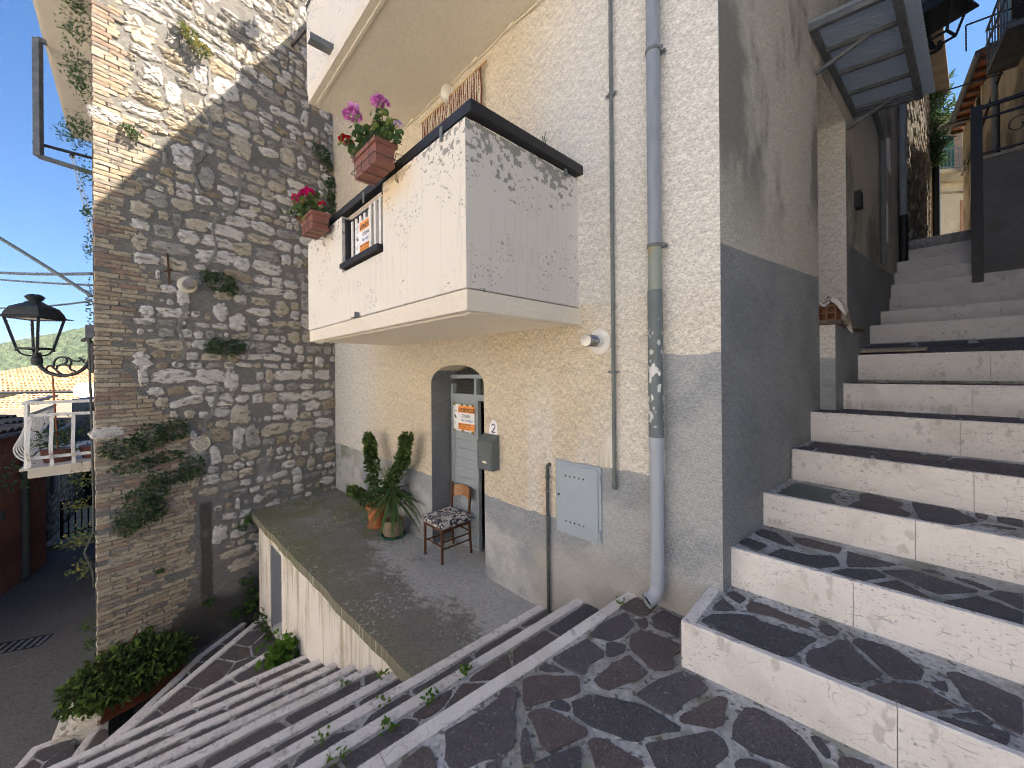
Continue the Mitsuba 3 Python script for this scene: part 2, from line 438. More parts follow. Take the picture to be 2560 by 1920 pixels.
def asphalt_color(p, n, uv):
    b = fbm(p.x * .8, p.y * .8, 0, 4)
    return mix(C3(.085, .085, .088), C3(.135, .132, .128), b) * (.75 + .5 * noise(p.x * 60, p.y * 60))
mat("worn_asphalt", asphalt_color, .9, rough_bump(.02, .003))
def dirty_plaster(c1, c2, c3, seed, k=.9):
    def f(p, n, uv):
        b = fbm(p.x * k + seed, p.y * k, p.z * k, 4)
        st = noise(p.x * 5 + p.y * 5 + seed, 0, p.z * .5)
        c = mix(C3(*c1), C3(*c2), sst(.3, .7, b))
        return mix(c, C3(*c3), dr.clip(sst(.50, .72, fbm(p.x * 1.7, p.y * 1.7 + seed, p.z * 1.1, 4)) * .8 + sst(.6, .8, st) * .3, 0, 1)) * (.85 + .25 * noise(p.x * 30, p.y * 30, p.z * 30))
    return f
mat("alley_plaster", dirty_plaster((.36, .335, .29), (.27, .255, .225), (.13, .125, .115), 3), .95, rough_bump(.02, .003))
mat("buff_plaster", dirty_plaster((.52, .44, .31), (.43, .37, .27), (.24, .21, .17), 8), .95, rough_bump(.03, .003))
mat("aged_plaster", dirty_plaster((.42, .36, .26), (.30, .26, .20), (.14, .125, .10), 14), .95, rough_bump(.03, .005))
mat("grey_render", dirty_plaster((.17, .17, .17), (.14, .14, .14), (.09, .09, .085), 21), .95, rough_bump(.02, .002))
mat("red_render", dirty_plaster((.40, .165, .115), (.35, .145, .10), (.25, .10, .075), 31, .5), .9, rough_bump(.02, .002))
mat("rubble_stone", lambda p, n, uv: mix(C3(.12, .105, .085), C3(.30, .27, .22), sst(.35, .75, noise(p.x * 7, p.y * 7, p.z * 11))) * (.7 + .5 * noise(p.x * 30, p.y * 30, p.z * 30)), .95,
    lambda p, n, uv: .05 * noise(p.x * 7, p.y * 7, p.z * 11) + .02 * noise(p.x * 22, p.y * 22, p.z * 30))
def tile_color(p, n, uv):
    r = mikit.cell_rand(dr.floor(p.x * 5.5), dr.floor(p.y * 4), 3)
    c = mix(C3(.42, .245, .13), C3(.52, .36, .21), r)
    c = mix(c, C3(.34, .15, .08), sst(.62, .9, mikit.cell_rand(dr.floor(p.x * 5.5), dr.floor(p.y * 4), 8)) * .7)
    return mix(c, C3(.30, .26, .18), sst(.5, .75, fbm(p.x * .8, p.y * .8, 0, 3)) * .5)
mat("clay_tiles", tile_color, .9)
mat("dark_tiles", lambda p, n, uv: mix(C3(.12, .105, .09), C3(.20, .165, .13), noise(p.x * 6, p.y * 6, p.z * 6)), .9)
mat("hill_woodland", lambda p, n, uv: mix(C3(.035, .060, .030), C3(.080, .110, .060), fbm(p.x * .09, p.y * .09, p.z * .09, 3)), .95)
mat("dry_ground", lambda p, n, uv: mix(C3(.16, .14, .09), C3(.08, .10, .04), fbm(p.x * .1, p.y * .1, 0, 3)), .95)

mat("black_iron", (.018, .018, .021), .45, spec=.4)
mat("lamp_iron", lambda p, n, uv: mix(C3(.030, .040, .044), C3(.016, .018, .022), noise(p.x * 30, p.y * 30, p.z * 30)), .5)
mat("white_iron", lambda p, n, uv: mix(C3(.74, .73, .69), C3(.50, .42, .32), sst(.68, .85, fbm(p.x * 9, p.y * 9, p.z * 9, 3)) * .7), .5)
mat("grey_door_paint", lambda p, n, uv: mix(C3(.31, .35, .385), C3(.26, .295, .33), fbm(p.x * 6, p.y * 6, p.z * 2, 3)), .5, spec=.4)
mat("mailbox_paint", (.105, .125, .128), .45, spec=.45)
mat("cabinet_paint", lambda p, n, uv: mix(C3(.35, .405, .445), C3(.30, .35, .39), fbm(p.x * 5, p.y * 5, p.z * 5, 3)), .5)
def downpipe_color(p, n, uv):
    g = noise(p.x * 30, p.y * 30, p.z * 7)
    grey = mix(C3(.20, .225, .265), C3(.255, .28, .325), g)
    steel = mix(C3(.22, .25, .22), C3(.30, .24, .13), sst(.55, .75, noise(p.x * 20, p.y * 20, p.z * 3)))
    dark = mix(C3(.095, .12, .125), C3(.14, .165, .17), g)
    flake = sst(.60, .66, fbm(p.x * 24 + 3, p.y * 24, p.z * 15, 2)) * sst(1.0, .0, dr.abs(p.z - 1.62) * 1.5)
    dark = mix(dark, C3(.62, .62, .60), flake)
    c = dr.select(p.z > 2.63, grey, dr.select(p.z > 2.31, steel, dr.select(p.z > 1.255, dark, C3(.325, .355, .40))))
    return c
mat("downpipe_metal", downpipe_color, .5, spec=.4)
mat("conduit_metal", lambda p, n, uv: mix(C3(.105, .125, .125), C3(.16, .18, .17), noise(p.x * 30, p.y * 30, p.z * 9)), .5)
mat("dark_pipe_paint", lambda p, n, uv: mix(C3(.045, .055, .052), C3(.11, .115, .10), noise(p.x * 50, p.y * 50, p.z * 30)), .55)
mat("brushed_steel", (.45, .445, .44), .33, metallic=1.0)
mat("white_enamel", (.70, .68, .64), .35)
mat("cream_plastic", (.66, .61, .49), .5)
mat("glass_globe", (.62, .60, .52), .25, spec=.5)
mat("black_void", (.006, .006, .007), .9)
mat("walnut_wood", lambda p, n, uv: mix(C3(.060, .026, .014), C3(.11, .048, .024), noise(p.x * 60, p.y * 60, p.z * 9)), .4, spec=.4)
mat("chestnut_wood", lambda p, n, uv: mix(C3(.25, .12, .05), C3(.36, .19, .085), noise(p.x * 25, p.y * 25, p.z * 90)), .35, spec=.5)
mat("bamboo", lambda p, n, uv: mix(C3(.42, .26, .11), C3(.50, .33, .16), noise(p.x * 30, p.y * 30, p.z * 30)), .6)
def cushion_color(p, n, uv):
    a = (p.x - P0[0]) * T1[0] + (p.y - P0[1]) * T1[1]; b = (p.x - P0[0]) * N1[0] + (p.y - P0[1]) * N1[1]
    w = noise(a * 55, b * 55, p.z * 55); q = noise(a * 32 + 5, b * 32, p.z * 32)
    c = mix(C3(.50, .47, .42), C3(.055, .06, .075), sst(.46, .54, w * .5 + q * .5))
    return mix(c, C3(.17, .17, .17), sst(.075, .06, dr.maximum(dr.abs(a - 1.305), dr.abs(b - .02))) * .7)
mat("floral_fabric", cushion_color, .95)
mat("terracotta_plastic", lambda p, n, uv: mix(C3(.19, .078, .056), C3(.235, .10, .072), noise(p.x * 12, p.y * 12, p.z * 12)), .5)
mat("orange_terracotta", lambda p, n, uv: mix(C3(.45, .17, .075), C3(.38, .135, .06), noise(p.x * 14, p.y * 14, p.z * 14)), .7)
mat("rust_brown_plastic", lambda p, n, uv: mix(C3(.13, .042, .026), C3(.18, .06, .036), noise(p.x * 9, p.y * 9, p.z * 9)), .5)
mat("potting_soil", (.035, .025, .018), .95)
def woven(p, n, uv):
    a = dr.atan2(p.y - 5.205, p.x + 1.622) * 6.0
    b = p.z * 42.0
    u, v = a + b * .35, a - b * .35
    f = dr.abs(a / 1.6 - dr.round(a / 1.6)) * 2 + dr.abs(b / 3.6 - dr.round(b / 3.6)) * 2
    st = dr.abs(f * 4 - dr.round(f * 4))
    return mix(C3(.045, .04, .035), C3(.42, .33, .21), sst(.22, .30, st))
mat("woven_basket", woven, .85)
mat("green_saucer", (.03, .09, .075), .5)
mat("paper_white", (.80, .80, .82), .6)
mat("paper_orange", (.80, .31, .07), .6)
mat("ink_black", (.04, .035, .05), .7)
mat("ink_blue", (.05, .07, .30), .7)
mat("brown_tape", (.20, .125, .03), .4)
mat("galvanized_bar", lambda p, n, uv: mix(C3(.10, .11, .12), C3(.17, .18, .19), noise(p.x * 14, p.y * 14, p.z * 14)), .55)
mat("new_mortar", (.235, .228, .212), .95, rough_bump(.02, .006))
scene["corrugated_sheet"] = {"type": "principledthin", "base_color": rgb(.52, .56, .58), "roughness": .35, "spec_trans": 0.0, "diff_trans": 1.1}
def leafmat(name, c, rough=.5, t=.6):
    scene[name] = {"type": "principledthin", "base_color": rgb(*c), "roughness": rough, "spec_trans": 0.0, "diff_trans": t, "sheen": 0.0}
    return name
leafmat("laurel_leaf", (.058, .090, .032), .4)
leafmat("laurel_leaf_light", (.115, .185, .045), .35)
leafmat("caper_leaf", (.060, .105, .052), .5)
leafmat("caper_leaf_light", (.105, .155, .070), .5)
leafmat("dry_caper_leaf", (.26, .24, .075), .5)
leafmat("yucca_leaf", (.085, .15, .055), .35)
leafmat("yucca_leaf_light", (.17, .24, .09), .35)
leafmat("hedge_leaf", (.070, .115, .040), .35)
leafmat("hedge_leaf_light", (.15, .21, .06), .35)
leafmat("geranium_leaf", (.075, .125, .050), .55)
leafmat("geranium_leaf_light", (.16, .22, .06), .55)
leafmat("bush_leaf", (.095, .190, .030), .4)
leafmat("pink_petal", (.66, .20, .55), .6)
leafmat("pink_petal_light", (.80, .42, .72), .6)
leafmat("magenta_petal", (.58, .018, .16), .6)
leafmat("red_petal", (.45, .008, .022), .6)
leafmat("lilac_petal", (.50, .35, .68), .6)
leafmat("stem_green", (.12, .17, .06), .6)

# ---------------------------------------------------------------- the setting: ground, road, hill
def ground_mesh():
    rr = np.concatenate([np.linspace(0, 60, 25), np.geomspace(70, 1900, 26)])
    th = np.linspace(0, 2 * np.pi, 97)
    def f(R, TH):
        x, y = R * np.cos(TH), R * np.sin(TH)
        z = -2.75 - .055 * np.maximum(R - 14, 0) * (R < 1e9)
        z = np.maximum(z, -24) - .0000 * R
        return np.stack([x, y, z], -1)
    return grid(f, rr, th)
structure("ground", "dry grassy ground falling away around the village")
solo("ground", ground_mesh(), "dry_ground", True)
structure("road", "worn dark asphalt street below the stone house")
solo("road", prism([(-60, -30), (-4.3, -30), (-4.3, 4.2), (-5.0, 4.3), (-5.0, 6.5), (-12, 40), (-60, 40)], -2.9, -2.55), "worn_asphalt")

def hill_mesh():
    u = np.linspace(-2.0, -.3, 300); v = np.linspace(330, 940, 100)
    def f(U, V):
        x = U * V
        ridge = np.clip(76 + 121 * (U + 1.33), 6, 150) * np.exp(-((V - 640) / 240) ** 2)
        p = np.stack([x, V, 0 * V], -1)
        z = -30 + ridge + 5 * meshkit.fbm(p / 90, 3) + 5.5 * meshkit.noise(p / 9.0) + 3.0 * meshkit.noise(p / 4.5, 4)
        return np.stack([x, V, z], -1)
    return grid(f, u, v)
structure("hill", "green wooded hillside rising behind the tiled roofs")
solo("hill", hill_mesh(), "hill_woodland", False)

# ---------------------------------------------------------------- the lower stairs and the landing
STEP = {  # level, nosing line from the wall end to the street end
 1: (0.0, [(1.02, 3.11), (.93, 3.03), (.12, 2.34), (-.23, 2.06), (-.67, 1.69), (-2.6, .06)]),
 2: (-.23, [(.62, 3.39), (.54, 3.31), (-.09, 2.76), (-.97, 2.00), (-1.08, 1.91), (-3.1, .18)]),
 3: (-.46, [(.30, 3.66), (.18, 3.55), (-.19, 3.23), (-.61, 2.86), (-1.34, 2.24), (-1.46, 2.14), (-3.5, .41)]),
 4: (-.65, [(-.80, 3.19), (-.97, 3.05), (-1.51, 2.59), (-1.82, 2.33), (-3.8, .66)]),
 5: (-.82, [(-1.08, 3.49), (-1.25, 3.35), (-1.90, 2.82), (-2.13, 2.60), (-2.27, 2.50), (-4.2, .9)]),
 6: (-1.01, [(-1.37, 3.75), (-1.54, 3.60), (-2.09, 3.13), (-2.38, 2.90), (-2.64, 2.69), (-4.5, 1.15)]),
 7: (-1.22, [(-1.68, 4.05), (-1.87, 3.89), (-2.49, 3.37), (-2.66, 3.25), (-3.06, 2.89), (-4.7, 1.5)]),
 8: (-1.41, [(-2.0, 4.35), (-2.18, 4.20), (-2.70, 3.77), (-2.93, 3.58), (-3.50, 3.08), (-4.8, 1.95)]),
 9: (-1.60, [(-2.36, 4.66), (-2.52, 4.52), (-3.21, 3.93), (-3.36, 3.82), (-3.62, 3.57), (-3.87, 3.35), (-4.9, 2.45)]),
 10: (-1.80, [(-2.9, 5.25), (-3.1, 4.94), (-3.50, 4.27), (-3.53, 4.17), (-3.69, 3.90), (-3.95, 3.46), (-5.0, 2.75)]),
 11: (-2.00, [(-3.75, 6.35), (-3.9, 5.83), (-4.01, 4.90), (-4.10, 4.20), (-4.16, 3.90), (-4.25, 3.52), (-5.1, 3.05)]),
 12: (-2.20, [(-4.30, 6.1), (-4.42, 5.36), (-4.40, 4.84), (-4.39, 4.35), (-4.42, 3.95), (-4.50, 3.70), (-5.2, 3.3)]),
 13: (-2.40, [(-5.10, 4.85), (-4.98, 4.61), (-4.79, 4.15), (-4.68, 3.85), (-5.3, 3.5)]),
 14: (-2.48, [(-5.18, 4.55), (-5.32, 4.46), (-5.46, 4.36), (-5.38, 4.16), (-5.4, 3.7)]),
}
def uphill(pts):
    return Polygon(list(pts) + [(pts[-1][0] + 6, pts[-1][1] - 6), (4.2, -3.0), (4.2, 2.2), (pts[0][0] + 1.2, pts[0][1] - 1.2)]).buffer(0)
REG = {}
acc = None
for k in range(1, 15):
    g = uphill(STEP[k][1])
    acc = g if acc is None else unary_union([acc, g]).buffer(.0005)
    REG[k] = acc
stairs_low = structure("lower_stairs", "fanned stone steps with white marble nosings going down to the street")
mbc = MB()
for k in range(1, 15):
    mbc.mesh(prism(REG[k].buffer(-.010).simplify(.002), -2.85 - .002 * k, STEP[k][0] - .005))
part(stairs_low, "step_core", mbc.out(), "mortar_joint")

def nosing_pieces(parent, pts, z, width, joints, thick=.032, over=.014, name="nosing"):
    """marble slabs along a nosing line, split at the joints (distances along it)."""
    line = LineString(pts)
    off = line.parallel_offset(width, "left", join_style=2)
    cut = [0.0] + sorted(joints) + [line.length]
    outer = line.buffer(over, single_sided=False, cap_style=2)
    inner = line.buffer(width, single_sided=True, cap_style=2)
    other = line.buffer(-width, single_sided=True, cap_style=2)
    mid = line.interpolate(.5, normalized=True)
    # the uphill side
    up = inner if inner.contains(Point(mid.x + .01, mid.y - .02)) else other
    band = unary_union([up, outer]).buffer(.0008)
    for a, b in zip(cut[:-1], cut[1:]):
        if b - a < .05:
            continue
        n = max(2, int((b - a) / .25))
        q = [line.interpolate(a + .0016 + (b - a - .0032) * i / n) for i in range(n + 1)]
        seg = LineString([(p.x, p.y) for p in q]).buffer(width + .03, cap_style=2)
        piece = seg.intersection(band)
        if piece.is_empty:
            continue
        if piece.geom_type != "Polygon":
            piece = max(piece.geoms, key=lambda h: h.area)
        zz = z + .002 + rng.uniform(-.0015, .0015)
        m = prism(piece, zz - thick, zz)
        part(parent, name, m, "pink_marble")

J = {1: [(.12, 2.34), (-.60, 1.73)], 2: [(-.09, 2.75), (-.97, 2.0)], 3: [(-.18, 3.22), (-.60, 2.85), (-1.34, 2.23)], 4: [(-1.50, 2.58)], 5: [(-1.90, 2.81)],
     6: [(-2.08, 3.13)], 7: [(-2.48, 3.36)], 8: [(-2.69, 3.76), (-3.10, 3.41)], 9: [(-3.70, 3.47), (-3.3, 3.86)], 10: [(-3.51, 4.17)], 11: [(-4.0, 4.9)], 12: [], 13: [], 14: []}
for k, (z, pts) in STEP.items():
    line = LineString(pts)
    js = [line.project(Point(*q)) for q in J[k]]
    if line.length > 4.2:
        js += [line.length - 1.2]
    nosing_pieces(stairs_low, pts, z, .062, js)

def flag(poly, z, thick=.03, tilt=.0):
    """a flagstone with a broken edge, proud of its joint."""
    top = extrude(poly, thick)
    v = np.asarray(top.vertices); c = v[:, :2].mean(0)
    t = rng.normal(0, .003, 2)
    v[:, 2] += z - thick + ((v[:, :2] - c) @ t) * (v[:, 2] > thick / 2)
    return trimesh.Trimesh(v, top.faces, process=False)

def voronoi_flags(parent, region, z, su, sv, ang, gap=.012, seed=0, avoid=None, mats=PORPH):
    r = np.random.default_rng(seed + 100)
    minx, miny, maxx, maxy = region.bounds
    cx, cy = (minx + maxx) / 2, (miny + maxy) / 2
    loc = affinity.rotate(region, -ang, origin=(cx, cy))
    b = loc.bounds
    pts = []
    for i in range(int((b[2] - b[0]) / su) + 3):
        for j in range(int((b[3] - b[1]) / sv) + 3):
            pts.append((b[0] + (i - .5 + r.uniform(-.36, .36) + .5 * (j % 2)) * su, b[1] + (j - .5 + r.uniform(-.36, .36)) * sv))
    if len(pts) < 4:
        return
    # anisotropic cells: squeeze, split, stretch back
    sq = affinity.scale(MultiPoint(pts), 1, su / sv, origin=(0, 0))
    for cell in voronoi_diagram(sq).geoms:
        cell = affinity.scale(cell, 1, sv / su, origin=(0, 0)).intersection(loc)
        if cell.is_empty or cell.area < .004:
            continue
        cell = affinity.rotate(cell, ang, origin=(cx, cy)).buffer(-gap * r.uniform(.7, 1.5))
        if avoid is not None:
            cell = cell.difference(avoid)
        cell = cell.buffer(-.012).buffer(.012)
        for g in getattr(cell, "geoms", [cell]):
            if g.is_empty or g.area < .0035:
                continue
            g = ragged(Polygon(g.exterior), .035, .007, None, r.uniform(0, 50))
            part(parent, "flagstone", flag(g, z + r.uniform(-.002, .003)), mats[int(r.integers(0, len(mats)))])

VIEW = Polygon([(0, -.4), (-6, -.2), (-6.6, 9), (-3.2, 9), (1.6, 3.6), (3, 1.2), (2, -.4)])
for k in range(2, 15):
    z, pts = STEP[k]
    lower = LineString(pts).buffer(.075)
    strip = REG[k].difference(REG[k - 1].buffer(.006)).difference(lower).intersection(VIEW)
    wide = k >= 10
    for g in getattr(strip, "geoms", [strip]):
        if g.geom_type == "Polygon" and g.area > .01:
            su, sv = ((.42, .36) if not wide else (.36, .50))
            voronoi_flags(stairs_low, g, z, su, sv, 40 if not wide else 75, gap=.011, seed=k)

LANDING = [[(-0.343,1.852),(-0.199,1.947),(-0.091,2.039),(-0.062,2.102),(0.014,2.109),(0.001,1.982),(-0.006,1.774),(-0.054,1.748),(-0.151,1.712),(-0.209,1.683),(-0.296,1.684),(-0.312,1.734)],[(0.048,2.161),(0.088,2.185),(0.167,2.192),(0.363,2.182),(0.355,2.079),(0.303,2.05),(0.222,2.036),(0.049,1.989),(0.039,2.075)],[(0.131,2.244),(0.174,2.279),(0.235,2.274),(0.302,2.216),(0.19,2.222)],[(0.183,2.015),(0.233,2.033),(0.257,2.029),(0.294,1.993),(0.272,1.963),(0.18,1.987)],[(0.059,1.948),(0.131,1.978),(0.179,1.974),(0.357,1.857),(0.341,1.834),(0.146,1.746),(0.118,1.79),(0.091,1.884)],[(0.036,1.86),(0.056,1.872),(0.07,1.807),(0.081,1.715),(0.029,1.701),(0.021,1.796)],[(-0.529,1.686),(-0.43,1.781),(-0.396,1.772),(-0.367,1.735),(-0.336,1.684)],[(-0.169,1.683),(-0.079,1.714),(-0.047,1.682)],[(0.091,1.705),(0.294,1.783),(0.301,1.75),(0.289,1.679),(0.079,1.681)],[(0.916,2.934),(1.07,2.851),(0.929,2.718),(0.88,2.718),(0.81,2.785),(0.768,2.813)],[(0.49,2.526),(0.574,2.629),(0.796,2.765),(0.813,2.713),(0.826,2.626),(0.728,2.534),(0.67,2.491),(0.613,2.47),(0.524,2.509)],[(0.844,2.681),(0.93,2.698),(0.921,2.636),(0.884,2.589),(0.846,2.59)],[(0.959,2.711),(1.088,2.788),(1.156,2.695),(1.183,2.682),(1.135,2.646),(1.07,2.496),(1.01,2.553),(0.943,2.6),(0.961,2.648)],[(0.585,2.449),(0.625,2.459),(0.704,2.427),(0.675,2.377),(0.591,2.33),(0.558,2.34)],[(0.77,2.522),(0.846,2.567),(0.944,2.52),(1.042,2.433),(1.012,2.363),(0.965,2.335),(0.955,2.279),(0.923,2.235),(0.809,2.219),(0.728,2.386),(0.735,2.458)],[(0.227,2.325),(0.326,2.391),(0.467,2.488),(0.494,2.471),(0.546,2.379),(0.544,2.34),(0.438,2.267),(0.41,2.206),(0.378,2.198),(0.268,2.269)],[(0.444,2.164),(0.492,2.205),(0.602,2.292),(0.702,2.347),(0.766,2.211),(0.712,2.17),(0.508,2.085),(0.458,2.112)],[(0.645,2.061),(0.791,2.152),(0.969,2.217),(1.033,2.158),(1.053,2.094),(0.894,2.008),(0.808,1.947),(0.78,1.938),(0.698,1.999)],[(0.298,2.021),(0.41,2.064),(0.526,2.033),(0.666,1.996),(0.809,1.871),(0.79,1.853),(0.619,1.825),(0.589,1.802),(0.535,1.803),(0.433,1.85),(0.377,1.875),(0.297,1.939)],[(0.806,1.902),(0.857,1.94),(1.087,2.042),(1.128,2.027),(1.057,1.932),(1.036,1.894),(0.96,1.857),(0.86,1.883)],[(0.602,1.786),(0.697,1.801),(0.954,1.846),(0.978,1.799),(0.966,1.739),(0.859,1.674),(0.613,1.676),(0.606,1.742)],[(0.339,1.799),(0.382,1.822),(0.422,1.804),(0.481,1.765),(0.56,1.716),(0.567,1.677),(0.351,1.679),(0.348,1.739)],[(0.939,1.674),(0.994,1.708),(1.043,1.712),(1.139,1.672)],[(1.393,1.817),(1.432,1.816),(1.429,1.764),(1.418,1.731),(1.385,1.71),(1.382,1.754)],[(1.419,1.694),(1.452,1.715),(1.501,1.709),(1.578,1.668),(1.403,1.669)],[(1.049,1.857),(1.12,1.931),(1.177,1.977),(1.238,1.97),(1.318,1.886),(1.347,1.823),(1.343,1.788),(1.358,1.737),(1.336,1.67),(1.202,1.676),(1.066,1.749),(1.017,1.81)]]
TREAD1 = [[(1.394,2.536),(1.463,2.561),(1.506,2.482),(1.422,2.427),(1.403,2.471)],[(1.214,2.365),(1.253,2.412),(1.351,2.484),(1.37,2.363),(1.286,2.353)],[(1.44,2.397),(1.507,2.447),(1.559,2.425),(1.625,2.337),(1.725,2.225),(1.673,2.184),(1.57,2.259),(1.55,2.293),(1.43,2.345)],[(1.089,2.267),(1.191,2.32),(1.364,2.318),(1.447,2.295),(1.441,2.256),(1.658,2.097),(1.565,2.052),(1.433,1.976),(1.384,1.976),(1.301,2.037),(1.283,2.037)],[(1.487,1.967),(1.55,2.017),(1.646,2.042),(1.754,2.095),(1.81,2.085),(1.781,1.988),(1.769,1.848),(1.669,1.82),(1.634,1.806),(1.584,1.814),(1.53,1.843),(1.468,1.903),(1.469,1.935)],[(1.823,2.085),(1.882,2.108),(1.984,2.038),(2.003,1.953),(1.988,1.86),(1.92,1.817),(1.796,1.829)],[(1.734,2.209),(1.819,2.213),(1.823,2.157),(1.786,2.133),(1.726,2.124)],[(1.62,1.779),(1.745,1.805),(1.887,1.797),(1.932,1.668),(1.755,1.652),(1.718,1.647),(1.704,1.689),(1.612,1.759)],[(1.944,1.803),(2.031,1.816),(1.981,1.752),(1.938,1.762)],[(2.082,1.866),(2.15,1.865),(2.216,1.779),(2.26,1.708),(2.038,1.541),(2.012,1.562),(2.003,1.65),(1.996,1.723),(2.032,1.768)],[(1.842,1.634),(1.988,1.65),(1.985,1.583),(1.912,1.6)],[(1.755,1.629),(1.833,1.617),(1.935,1.578),(1.996,1.546),(1.958,1.517),(1.884,1.488),(1.79,1.538)]]
TREAD2 = [[(1.789,2.872),(1.908,2.945),(1.961,2.868),(1.933,2.643),(1.878,2.665)],[(1.583,2.714),(1.698,2.79),(1.77,2.667),(1.638,2.587)],[(2.02,2.795),(2.121,2.77),(2.236,2.616),(2.151,2.539),(2.0,2.663)],[(1.664,2.529),(1.821,2.624),(1.931,2.524),(2.093,2.502),(2.024,2.379),(1.87,2.356),(1.697,2.472)],[(2.229,2.576),(2.383,2.389),(2.25,2.366),(2.05,2.37)],[(1.895,2.315),(2.028,2.345),(2.187,2.326),(2.185,2.248),(1.956,2.208)],[(2.211,2.326),(2.407,2.323),(2.544,2.095),(2.287,2.073)],[(2.015,2.178),(2.204,2.211),(2.211,2.03),(2.095,2.095)],[(2.457,2.338),(2.537,2.32),(2.54,2.242)],[(2.548,2.242),(2.608,2.212),(2.642,2.113),(2.583,2.114)],[(2.227,2.005),(2.476,2.057),(2.531,1.909),(2.408,1.817),(2.335,1.88)],[(2.55,2.075),(2.641,2.106),(2.739,2.066),(2.559,1.931)]]
TREAD3 = [[(2.25,3.171),(2.439,3.303),(2.584,3.07),(2.433,2.954),(2.318,2.744),(2.085,3.031)],[(2.694,2.997),(2.782,3.012),(2.82,2.774),(2.721,2.706),(2.593,2.886)],[(2.385,2.742),(2.566,2.855),(2.691,2.734),(2.672,2.575),(2.546,2.505)],[(2.898,2.801),(3.042,2.657),(2.948,2.438),(2.733,2.388),(2.618,2.48)],[(3.095,2.591),(3.143,2.54),(3.04,2.471),(3.007,2.495)],[(3.158,2.515),(3.273,2.465),(3.103,2.338),(3.072,2.447)],[(2.925,2.406),(3.043,2.319),(2.974,2.31)]]
landing = structure("stone_landing", "paved landing of dark irregular flagstones set in grey mortar")
core = Polygon([(1.02, 3.11), (-2.6, .06), (2.6, -3), (4.5, -1.2), (4.5, .2), (1.6, 2.5)])
def relief(m, amp=.004, f=7.):
    v = np.asarray(m.vertices)
    return v
g0 = grid(lambda U, V: np.stack([U, V, -.0075 + .006 * (meshkit.fbm(np.stack([U * 6, V * 6, 0 * U], -1), 3) - .5)], -1), np.linspace(-2.4, 2.6, 180), np.linspace(.3, 3.2, 110))
keep = REG[1].buffer(-.03)
import shapely
cent = np.asarray(g0.vertices)[np.asarray(g0.faces)].mean(1)
ok = shapely.contains_xy(keep, cent[:, 0], cent[:, 1])
part(landing, "mortar_bed", trimesh.Trimesh(g0.vertices, np.asarray(g0.faces)[ok], process=False), "mortar_joint", True)
used = []
for i, q in enumerate(LANDING):
    g = Polygon(q).buffer(0)
    if g.geom_type != "Polygon":
        g = max(g.geoms, key=lambda h: h.area)
    g = g.buffer(-.006).buffer(.006, join_style=1)
    g = ragged(g, .022, .006, None, i * 1.7)
    used.append(g)
    part(landing, "flagstone", flag(g, .002 + rng.uniform(-.002, .003)), PORPH[[0, 1, 0, 2, 1][i % 5]])
rest = REG[1].intersection(VIEW).intersection(Polygon([(-2.6, .2), (3, .2), (3, 1.6), (.5, 3.5), (-2.6, 1.4)])).difference(LineString(STEP[1][1]).buffer(.08)).difference(Polygon([(.98, 2.26), (1.34, 2.63), (3, 3), (3, .3)]).buffer(.02))
seen = unary_union(used).buffer(.20)
hull = unary_union(used).buffer(.25).buffer(-.25)
for g in [rest.difference(unary_union([seen, hull]))]:
    for h in getattr(g, "geoms", [g]):
        if h.geom_type == "Polygon" and h.area > .02:
            voronoi_flags(landing, h, .0, .38, .32, 20, gap=.016, seed=77)

# ---------------------------------------------------------------- the upper stairs
up_stairs = structure("upper_stairs", "steep flight of pale marble risers with dark stone treads climbing the alley")
USTEP = {  # level, front left end, direction
 1: (.26, (.98, 2.26), (.75, -.66)), 2: (.515, (1.484, 2.64), (.72, -.69)), 3: (.76, (1.965, 3.035), (.715, -.70)), 4: (1.02, (2.49, 3.43), (.61, -.79)),
 5: (1.30, (3.01, 3.89), (.65, -.76)), 6: (1.57, (3.56, 4.35), (.66, -.75)), 7: (1.90, (4.19, 4.85), (.66, -.75)), 8: (2.40, (5.58, 6.0), (.66, -.75)),
 9: (2.71, (6.36, 6.63), (.66, -.75)), 10: (3.06, (7.17, 7.30), (.66, -.75)), 11: (3.34, (7.30, 7.40), (.66, -.75)),
 12: (3.62, (7.60, 7.62), (.66, -.75)), 13: (3.92, (7.95, 7.92), (.66, -.75)), 14: (4.22, (8.3, 8.2), (.66, -.75)), 15: (4.52, (8.66, 8.5), (.66, -.75))}
BOT = {1: 0.0, 2: .26, 3: .515, 4: .76, 5: 1.02, 6: 1.30, 7: 1.625, 8: 2.125, 9: 2.40, 10: 2.71, 11: 3.06, 12: 3.34, 13: 3.62, 14: 3.92, 15: 4.22}
RJ = {1: [(1.65, 1.66)], 2: [(1.93, 2.19)], 3: [(2.55, 2.44)], 4: [(3.14, 2.62)], 5: [(3.62, 3.11)], 6: [(4.25, 3.55)], 7: [(4.95, 3.98)], 8: [(6.6, 4.8)], 9: [(7.2, 5.65)], 10: [(7.6, 6.8)], 11: [(7.75, 6.88)]}
TH = .034
LEN = 2.9
mbu = MB()
